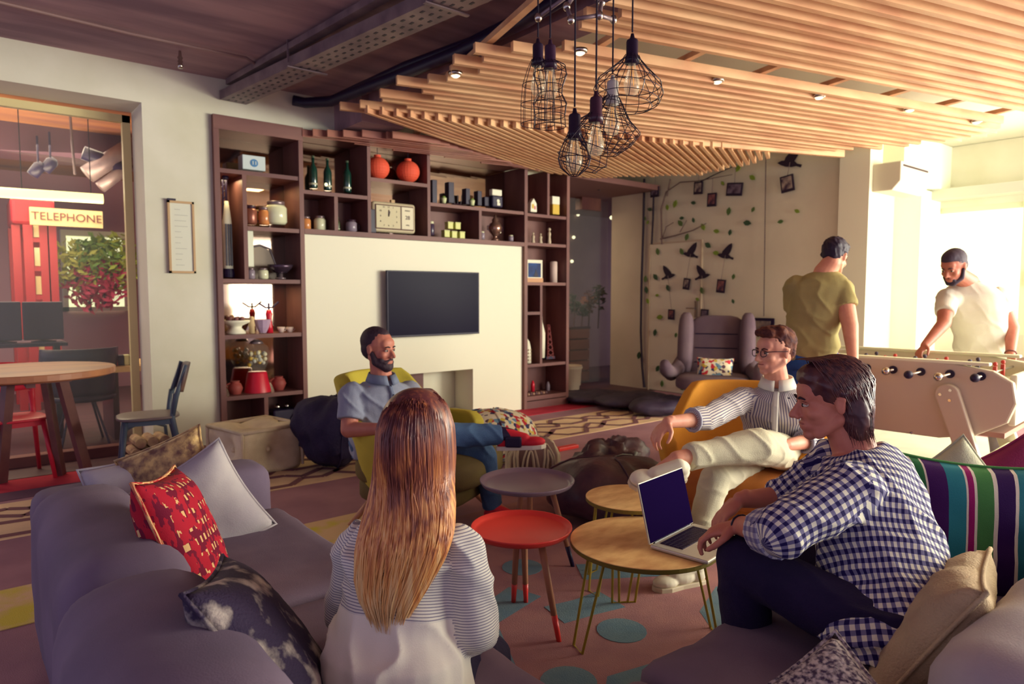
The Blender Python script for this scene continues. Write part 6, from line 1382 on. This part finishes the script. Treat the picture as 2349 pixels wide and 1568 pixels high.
# ---- man with glasses in the yellow chair
def build_glasses():
    off = at(1790, 3.75, 0); t = person('man with glasses in a pinstriped shirt and cream trousers sitting in the yellow chair', off); up = Vector((0,0,1))
    fw = dir_(-.40,-.92).normalized(); sd = dir_(-.92,.40).normalized()   # sd: towards his right, the left of the picture
    hc = P(1776,806,d=3.50); H = frame(dir_(-.95,-.36)+Vector((0,0,-.02))); nb = P(1783,884,d=3.55); hip = P(1790,1042,d=3.72); ch = P(1776,950,d=3.58); wa = P(1782,1000,d=3.66)
    sR, sL = P(1707,915,d=3.56), P(1846,922,d=3.60); eR, wR = P(1618,960,d=3.34), P(1532,968,d=3.20); eL, wL = P(1862,1010,d=3.48), P(1798,1022,d=3.32)
    f = Fig(); add_head(f, hc, H, 1.0); f.cap(hc+Vector((0,0,-.06)), nb, .056, .062); torso(f, hip, wa, ch, nb, sd, fw, .95)
    f.cap(sR, eR, .050, .042); f.cap(eR, wR, .042, .028); f.cap(sL, eL, .050, .042); f.cap(eL, wL, .042, .028)
    add_hand(f, wR, dir_(-.7,-.4,-.6), dir_(.3,.2,-.9), 1, .75); add_hand(f, wL, dir_(-.9,-.2,-.2), (0,0,-1), -1, .5)
    kS, aS = P(1640,1098,d=3.30), P(1592,1292,d=3.12); aS.z = .10; kC, aC = P(1736,1022,d=3.18), P(1552,1052,d=3.02)
    f.cap(hip+sd*.08, kS, .08, .06); f.cap(kS, aS, .054, .036); f.cap(hip-sd*.08, kC, .085, .062); f.cap(kC, aC, .056, .036)
    f.cap(aS, aS+dir_(-.14,-.06,-.06), .034, .028); f.cap(aC, aC+dir_(-.11,-.03,-.06), .032, .024)
    f.skin('body', skinC, t, .0045)
    hb2 = mat('hair_chestnut', (112,66,50), .75, (66,36,42), 30, spec=.15); face_parts(t, off, hc, H, 1.0, hb2)
    j = Fig(); j.loft([(hip-up*.09, sd*.165, fw*.13),(hip+up*.05, sd*.17, fw*.13)]); j.cap(hip+sd*.08, kS, .095, .075); j.cap(kS, aS+Vector((0,0,.06)), .074, .056, flat_b=True); j.cap(hip-sd*.08, kC, .10, .086); j.cap(kC, aC+(kC-aC)*.14, .084, .058, flat_b=True)
    j.skin('trousers', mat('cream_chinos', (212,206,176), .85, (196,188,164), 4, .25, 220), t, .008, fold=.008, fs=9, seed=2)
    cv = mat('white_canvas', (226,218,196), .8); so_ = mat('sole_cream', (206,192,166), .5); lc = mat('lace_beige', (176,150,130), .8)
    up2 = dir_(-.1,-.3,.95)
    shoe(t, off, aC+dir_(.045,.0,-.085), aC+dir_(-.225,-.06,-.10), dir_(.12,-.55,.8), cv, so_, 1.05, lace=lc)
    shoe(t, off, aS+dir_(.05,0,-.094), aS+dir_(-.21,-.10,-.094), up, cv, so_, 1.0, lace=lc)
    g = Fig(); torso(g, hip, wa, ch, nb, sd, fw, .96, .020, belly=.005); fR, fL = eR.lerp(wR,.35), eL.lerp(wL,.3)
    g.ell(sR-sd*.01, (.068,.068,.066)); g.ell(sL+sd*.01, (.068,.068,.066)); g.cap(sR, eR, .068, .060); g.cap(eR, fR, .060, .055, flat_b=True); g.cap(sL, eL, .068, .060); g.cap(eL, fL, .060, .054, flat_b=True)
    def pin(M, mix, u, v, nt): return mix(M('GREATER_THAN', M('PINGPONG', M('ADD', u, 1.0), .007), .0042), (216,208,198), (112,104,132))
    bo = [(hip, nb, .17, 0),(sR, eR, .065, 0),(eR, fR, .06, 0),(sL, eL, .065, 0),(eL, fL, .06, 0)]
    o = g.skin('striped_shirt', uvmat('pinstripe', pin), t, .0075, 3, fold=.010, fs=9, bones=bo, seed=4)
    cloth_collar(t, off, nb+up*.012, sd, fw, up, mat('collar_white', (222,218,204), .9), .072, .045)
    q = nb-off; MB().tube([q+fw*.085-up*.02, q+fw*.135-up*.09, q+fw*.155-up*.2, q+fw*.15-up*.33], .014, 6, flat=.35, up=tuple(fw)).build('placket', mat('collar_white', (222,218,204)), o)
    p = P(1796,912,d=3.455)-off; MB().box(-.032,.032,-.003,.003,-.004,.004, M=Matrix.Translation(p) @ frame(-sd).to_4x4()).build('pocket_edge', dark, o)
    for s_ in ((eR, fR),(eL, fL)):
        d = (s_[1]-s_[0]).normalized(); x = d.orthogonal().normalized(); y = d.cross(x)
        MB().tube([s_[1]-off+(x*math.cos(k*.524)+y*math.sin(k*.524))*.054 for k in range(12)], .009, 6, closed=True).build('rolled_cuff', mat('cuff_blue', (170,168,182), .9), o, smooth=True)
    g_ = lambda x, y, z: hc+H @ Vector((x, y, z)); h = Fig()
    h.ell(g_(-.030,0,.050), (.098,.0775,.086), H, 24); h.ell(g_(-.048,0,.005), (.066,.072,.066), H, 24); h.ell(g_(.018,0,.102), (.076,.060,.034), H, 20); h.cap(g_(.055,.035,.098), g_(.072,-.03,.100), .026, .022); h.cap(g_(.0,.05,.105), g_(.0,-.05,.1), .03, .03); h.ell(g_(-.02,0,.03), (.06,.0785,.045), H)
    h.skin('hair', hb2, t, .005, 3, fold=.004, fs=45)
    # glasses
    c_ = hc-off; gg_ = lambda x, y, z: c_+H @ Vector((x, y, z)); fm_ = mat('spectacle_black', (36,24,44), .3); sp = MB()
    for k in (-1, 1):
        q = [gg_(.104-.010*abs(math.cos(a)), k*(.031+.022*math.cos(a)), -.003+.017*math.copysign(abs(math.sin(a))**.7, math.sin(a))) for a in [i*math.pi/8 for i in range(16)]]
        sp.tube(q, .0022, 6, closed=True); sp.tube([gg_(.094,k*.054,.006), gg_(.05,k*.075,.008), gg_(-.012,k*.083,.006)], .0022, 6)
    sp.tube([gg_(.106,-.009,.003), gg_(.108,0,.006), gg_(.106,.009,.003)], .0022, 6); sp.build('glasses', fm_, t)
    return t
build_glasses()

# ---- man in the checked shirt
def build_check():
    off = at(2005, 1.80, 0); t = person('long haired man in a navy and white checked shirt leaning over his knees', off); up = Vector((0,0,1))
    fw = dir_(-.72,.69).normalized(); sd = dir_(-.69,-.72).normalized()    # sd: towards his left, near the viewer
    hc = P(1902,918,d=2.06); H = frame(dir_(-1,.16)+Vector((0,0,-.12))); nb = P(1960,1030,d=2.03); hip = P(2035,1395,d=1.74); ch = P(1995,1170,d=1.94); wa = P(2025,1290,d=1.84)
    ax = (nb-hip).normalized(); fr_ = (fw-ax*fw.dot(ax)).normalized()
    sL, sR = P(1952,1125,d=1.83), P(1925,1055,d=2.17); eL, wL = P(1790,1225,d=1.72), P(1697,1205,d=1.92); eR, wR = P(1800,1140,d=2.22), P(1700,1145,d=2.20)
    f = Fig(); add_head(f, hc, H, 1.0); f.cap(hc+H @ Vector((-.03,0,-.06)), nb, .054, .064); torso(f, hip, wa, ch, nb, sd, fr_, 1.0)
    f.cap(sR, eR, .050, .042); f.cap(eR, wR, .040, .027); f.cap(sL, eL, .052, .044); f.cap(eL, wL, .042, .028)
    add_hand(f, wL, dir_(-.75,.35,-.30), dir_(-.1,.1,-1), 1, .75); add_hand(f, wR, dir_(-.75,-.1,-.62), dir_(.5,0,-.8), -1, .6)
    kL, aL = P(1706,1290,d=1.90), P(1715,1600,d=1.98); kR, aR = P(1745,1262,d=2.12), P(1740,1500,d=2.2); aL.z = .1; aR.z = .1
    f.cap(hip+sd*.085-up*.03, kL, .066, .058); f.cap(kL, aL, .056, .036); f.cap(hip-sd*.085-up*.03, kR, .066, .058); f.cap(kR, aR, .056, .036)
    for a in (aL, aR): f.cap(a, a+dir_(-.12,.08,-.06), .034, .028)
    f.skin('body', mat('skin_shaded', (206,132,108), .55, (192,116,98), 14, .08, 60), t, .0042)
    hd = mat('hair_dark_brown', (58,28,44), .38, (96,54,50), 22, 0, stretch=(1,1,.3), spec=.5); face_parts(t, off, hc, H, 1.0, MATS['hair_brown'])
    j = Fig(); j.loft([(hip-up*.09, sd*.17, fw*.15),(hip+up*.05, sd*.17, fw*.15)]); j.cap(hip+sd*.085-up*.03, kL, .088, .080); j.cap(kL, aL, .078, .06, flat_b=True); j.cap(hip-sd*.09-up*.02, kR, .105, .080); j.cap(kR, aR, .078, .06, flat_b=True)
    j.skin('trousers', mat('ink_trousers', (34,20,62), .9, (26,14,54), 5, .3, 220), t, .008, fold=.006, fs=9)
    for a in (aL, aR): shoe(t, off, a+dir_(.05,-.03,-.094), a+dir_(-.19,.13,-.094), up, mat('shoe_black', (40,26,50)), mat('sole_white', (220,210,190)), 1.0)
    g = Fig(); torso(g, hip, wa, ch, nb, sd, fr_, 1.03, .022, belly=.02); fL, fR = eL.lerp(wL,.22), eR.lerp(wR,.1)
    g.loft([(hip-ax*.03, sd*.200, fr_*.16),(hip+ax*.03, sd*.20, fr_*.158),(wa, sd*.185, fr_*.15)])
    g.ell(sL-sd*.02, (.080,.080,.078)); g.ell(sR+sd*.02, (.080,.080,.078)); g.cap(sL, eL, .080, .066); g.cap(eL, fL, .066, .062, flat_b=True); g.cap(sR, eR, .078, .064); g.cap(eR, fR, .064, .06, flat_b=True)
    def chk(M, mix, u, v, nt):
        P_ = .0135; a = M('GREATER_THAN', M('PINGPONG', M('ADD', u, 1.0), P_), P_*.52); b = M('GREATER_THAN', M('PINGPONG', M('ADD', v, 1.0), P_), P_*.52)
        s1 = M('MULTIPLY', M('ADD', a, b), .5); c1 = mix(M('GREATER_THAN', s1, .3), (232,228,206), (120,116,150)); return mix(M('GREATER_THAN', s1, .8), c1, (34,26,84))
    bo = [(hip, nb, .19, 0),(sL, eL, .075, 0),(eL, fL, .065, .2),(sR, eR, .075, 0)]
    o = g.skin('checked_shirt', uvmat('navy_check', chk, bump=.1), t, .007, 3, fold=.011, fs=8, bones=bo, seed=6)
    c2 = Fig(); c2.cap(eL.lerp(wL,.02), eL.lerp(wL,.40), .069, .062, flat_a=True, flat_b=True)
    c2.skin('rolled_cuff', uvmat('check_reverse', lambda M, mix, u, v, nt: mix(M('GREATER_THAN', M('PINGPONG', M('ADD', u, 1.0), .0135), .007), mix(M('GREATER_THAN', M('PINGPONG', M('ADD', v, 1.0), .0135), .007), (206,202,200), (150,146,172)), mix(M('GREATER_THAN', M('PINGPONG', M('ADD', v, 1.0), .0135), .007), (150,146,172), (112,106,146)))), t, .006, 2, fold=.003, bones=[(eL, wL, .065, 0)])
    # bobbed hair
    g_ = lambda x, y, z: hc+H @ Vector((x, y, z)); h = Fig()
    h.ell(g_(-.024,0,.046), (.104,.084,.088), H, 24); h.ell(g_(.022,0,.078), (.066,.064,.044), H, 20); h.ell(g_(-.062,0,-.02), (.058,.078,.085), H, 20); h.ell(g_(-.066,0,-.085), (.046,.072,.052), H, 20)
    for k in (-1, 1): h.ell(g_(-.058,k*.040,-.040), (.046,.052,.100), H, 20); h.cap(g_(.03,k*.060,.06), g_(-.02,k*.066,.030), .018, .022)
    hair = h.skin('hair', hd, t, .005, 4, fold=.002, fs=40)
    rnd = random.Random(9); paths = []
    def clampout(p, lift):  # keep a strand just outside of the bob
        l = H.transposed() @ (p-hc); best = None
        for c_, r in (((-.024,0,.046),(.104,.084,.088)),((-.062,0,-.02),(.058,.078,.085)),((-.066,0,-.085),(.046,.072,.052)),((.030,0,.070),(.066,.068,.050))):
            d = l-Vector(c_); q = math.sqrt((d.x/r[0])**2+(d.y/r[1])**2+(d.z/r[2])**2)
            if q < 1+lift: l = Vector(c_)+d*((1+lift)/max(q, .2))
        return hc+H @ l
    for i in range(520):
        sy = rnd.uniform(-1,1); x0 = rnd.uniform(-.02,.085); tx = rnd.uniform(-.115,-.045); tz = rnd.uniform(-.15,-.10); lift = rnd.uniform(.0,.05); q = []
        if abs(sy) < .5: tx = rnd.uniform(-.118,-.08)
        ty = sy*.085; hgt = .115
        for k in range(12):
            a = k/11; ph = a*math.pi*.5
            l = Vector((x0+(tx-x0)*(a**.75), ty*math.sin(min(1, a*1.9)*math.pi/2), hgt*math.cos(ph)**.9+tz*(a**2.2)+(.02 if a < .2 else 0)))
            if a > .9: l.x += .012
            q.append(clampout(hc+H @ l, lift))
        paths.append(q)
    strands(hair, off, 'hair_strand', paths, .0016, mat('hair_strand_brown', (112,62,54), .32, (60,28,44), 60, spec=.6))['kind'] = 'stuff'
    # bracelet
    d = (wL-eL).normalized(); x = d.orthogonal().normalized(); y = d.cross(x); c_ = wL-off-d*.01
    MB().tube([c_+(x*math.cos(k*.524)+y*math.sin(k*.524))*.031 for k in range(12)], .003, 5, closed=True).build('bracelet', blackm, t)
    return t
build_check()

# ---- the two men at the football table
def build_green():
    off = at(1868, 4.57, 0); t = person('man in an olive t-shirt standing with his back turned at the football table', off); up = Vector((0,0,1))
    fw = dir_(.45,.89).normalized(); sd = dir_(.89,-.45).normalized()
    hc = P(1916,590,d=4.552); H = frame(dir_(.75,.60)+Vector((0,0,-.40))); nb = P(1892,622,d=4.543); hip = P(1856,812,d=4.570); ch = P(1876,695,d=4.543); wa = P(1860,765,d=4.561)
    sR, sL = P(1932,662,d=4.462), P(1826,660,d=4.615); eR, wR = P(1950,748,d=4.362), P(1957,822,d=4.290); eL, wL = P(1822,755,d=4.751), P(1862,800,d=4.796)
    f = Fig(); add_head(f, hc, H, .93); f.cap(hc+H @ Vector((-.03,0,-.05)), nb-up*.01, .060, .072); torso(f, hip, wa, ch, nb, sd, fw, .99)
    f.cap(sR, eR, .062, .050); f.cap(eR, wR, .050, .032); f.cap(sL, eL, .062, .050); f.cap(eL, wL, .050, .032)
    add_hand(f, wR, dir_(.05,.0,-1), dir_(.8,.5,0), -1, 1.1); add_hand(f, wL, dir_(.5,.3,-.8), dir_(.5,.5,0), 1, 1.0)
    for s_ in (-1, 1):
        k_ = hip+sd*s_*.10-up*.42+fw*.03; a = Vector((hip.x+sd.x*s_*.13, hip.y+sd.y*s_*.13, .1)); f.cap(hip+sd*s_*.09-up*.04, k_, .09, .062); f.cap(k_, a, .06, .038); f.cap(a, a+fw*.13-up*.06, .034, .028)
    f.skin('body', skinA, t, .006)
    j = Fig(); j.loft([(hip-up*.10, sd*.175, fw*.13),(hip+up*.09, sd*.17, fw*.125)])
    for s_ in (-1, 1):
        k_ = hip+sd*s_*.10-up*.42+fw*.03; a = Vector((hip.x+sd.x*s_*.13, hip.y+sd.y*s_*.13, .1)); j.cap(hip+sd*s_*.09-up*.04, k_, .105, .08); j.cap(k_, a, .08, .062, flat_b=True)
        shoe(t, off, a-fw*.05-up*.094, a+fw*.2-up*.094, up, MATS['shoe_black'], MATS['sole_white'])
    j.skin('jeans', mat('strong_blue_jeans', (40,84,148), .85, (28,58,116), 6, .3, 200), t, .009, fold=.008)
    g = Fig(); torso(g, hip+up*.04, wa, ch, nb, sd, fw, 1.0, .018); mR, mL = sR.lerp(eR,.5), sL.lerp(eL,.5); g.ell(sR-sd*.03-up*.015, (.078,.078,.07)); g.ell(sL+sd*.03-up*.015, (.078,.078,.07)); g.cap(sR-up*.01, mR, .074, .074, flat_b=True); g.cap(sL, mL, .083, .076, flat_b=True)
    g.skin('t_shirt', mat('olive_jersey', (166,152,96), .9, (152,140,90), 5, .2, 220), t, .009, 4, fold=.009, fs=8, seed=8)
    g_ = lambda x, y, z: hc+H @ Vector((x, y, z))*.93; h = Fig(); h.ell(g_(-.028,0,.050), (.096,.077,.085), H, 24); h.ell(g_(-.05,0,.005), (.062,.071,.058), H, 20); h.ell(g_(.03,0,.10), (.073,.060,.034), H, 20); h.cap(g_(.06,.03,.10), g_(.085,-.02,.10), .024, .018)
    h.skin('hair', mat('hair_black', (34,18,44), .6), t, .006, 3, fold=.006, fs=35)
    face_parts(t, off, hc, H, .93, MATS['hair_black']); return t
build_green()
def build_white():
    off = at(2250, 5.35, 0); t = person('bearded man in a white t-shirt bending over the far side of the football table', off); up = Vector((0,0,1))
    fw = dir_(-.42,-.90).normalized(); sd = dir_(-.90,.42).normalized()     # sd: to his right, left in the picture
    hc = P(2187,612,d=5.06); H = frame(dir_(-.88,-.48)+Vector((0,0,-.42))); nb = P(2222,645,d=5.16); hip = P(2256,812,d=5.35); ch = P(2236,712,d=5.22); wa = P(2250,768,d=5.30)
    sR, sL = P(2172,682,d=5.18), P(2292,682,d=5.22); eR, wR = P(2165,742,d=5.02), P(2122,792,d=4.92); eL, wL = P(2322,752,d=5.18), P(2318,812,d=5.06)
    f = Fig(); add_head(f, hc, H, 1.0); f.cap(hc+H @ Vector((-.02,0,-.06)), nb-up*.01, .060, .072); torso(f, hip, wa, ch, nb, sd, fw, 1.08)
    f.cap(sR, eR, .060, .048); f.cap(eR, wR, .048, .031); f.cap(sL, eL, .062, .050); f.cap(eL, wL, .050, .032)
    add_hand(f, wR, dir_(-.7,-.3,-.6), dir_(.3,-.2,-.9), 1, .9); add_hand(f, wL, dir_(-.1,-.3,-1), dir_(-.8,0,0), -1, 1.0)
    for s_ in (-1, 1):
        k_ = hip+sd*s_*.10-up*.42+fw*.03; a = Vector((hip.x+sd.x*s_*.13, hip.y+sd.y*s_*.13, .1)); f.cap(hip+sd*s_*.09-up*.04, k_, .09, .062); f.cap(k_, a, .06, .038); f.cap(a, a+fw*.13-up*.06, .034, .028)
    f.skin('body', skinB, t, .006)
    j = Fig(); j.loft([(hip-up*.10, sd*.175, fw*.13),(hip+up*.09, sd*.17, fw*.125)])
    for s_ in (-1, 1):
        k_ = hip+sd*s_*.10-up*.42+fw*.03; a = Vector((hip.x+sd.x*s_*.13, hip.y+sd.y*s_*.13, .1)); j.cap(hip+sd*s_*.09-up*.04, k_, .105, .08); j.cap(k_, a, .08, .062, flat_b=True)
        shoe(t, off, a-fw*.05-up*.094, a+fw*.2-up*.094, up, MATS['shoe_black'], MATS['sole_white'])
    j.skin('trousers', mat('grey_trousers', (128,112,116), .85, (112,98,108), 6, .3, 200), t, .009, fold=.008)
    g = Fig(); torso(g, hip+up*.02, wa, ch, nb, sd, fw, 1.10, .022); mR, mL = sR.lerp(eR,.62), sL.lerp(eL,.5); g.ell(sR-sd*.03-up*.01, (.076,.076,.07)); g.ell(sL+sd*.03-up*.01, (.078,.078,.07)); g.cap(sR, mR, .076, .070, flat_b=True); g.cap(sL, mL, .083, .076, flat_b=True)
    g.skin('t_shirt', mat('white_jersey', (226,220,204), .9, (218,210,196), 5, .2, 220), t, .009, 4, fold=.006, fs=8, seed=11)
    hmx = mat('hair_soft_black', (58,44,62), .7); face_parts(t, off, hc, H, 1.0, hmx)
    g_ = lambda x, y, z: hc+H @ Vector((x, y, z)); h = Fig(); h.ell(g_(-.026,0,.046), (.100,.0795,.087), H, 24); h.ell(g_(-.045,0,.0), (.070,.075,.066), H, 20); h.ell(g_(.0,0,.075), (.082,.064,.056), H, 20)
    h.skin('hair', hmx, t, .006, 3, fold=.001, fs=90)
    b = Fig()
    for k in (-1, 1): b.cap(g_(.0,k*.068,-.02), g_(.022,k*.060,-.075), .012, .016); b.cap(g_(.022,k*.056,-.078), g_(.066,k*.020,-.104), .018, .018); b.cap(g_(.088,0,-.053), g_(.070,k*.030,-.078), .005, .009)
    b.ell(g_(.064,0,-.100), (.026,.032,.022), H); b.cap(g_(.0,0,-.088), g_(.045,0,-.105), .034, .030); b.skin('beard', hmx, t, .005, 3)
    d = (wL-eL).normalized(); x = d.orthogonal().normalized(); y = d.cross(x); c_ = wL-off-d*.01
    MB().tube([c_+(x*math.cos(k*.524)+y*math.sin(k*.524))*.036 for k in range(12)], .005, 5, closed=True).build('bracelet', mat('bracelet_brown', (96,50,56), .6), t)
    return t
build_white()
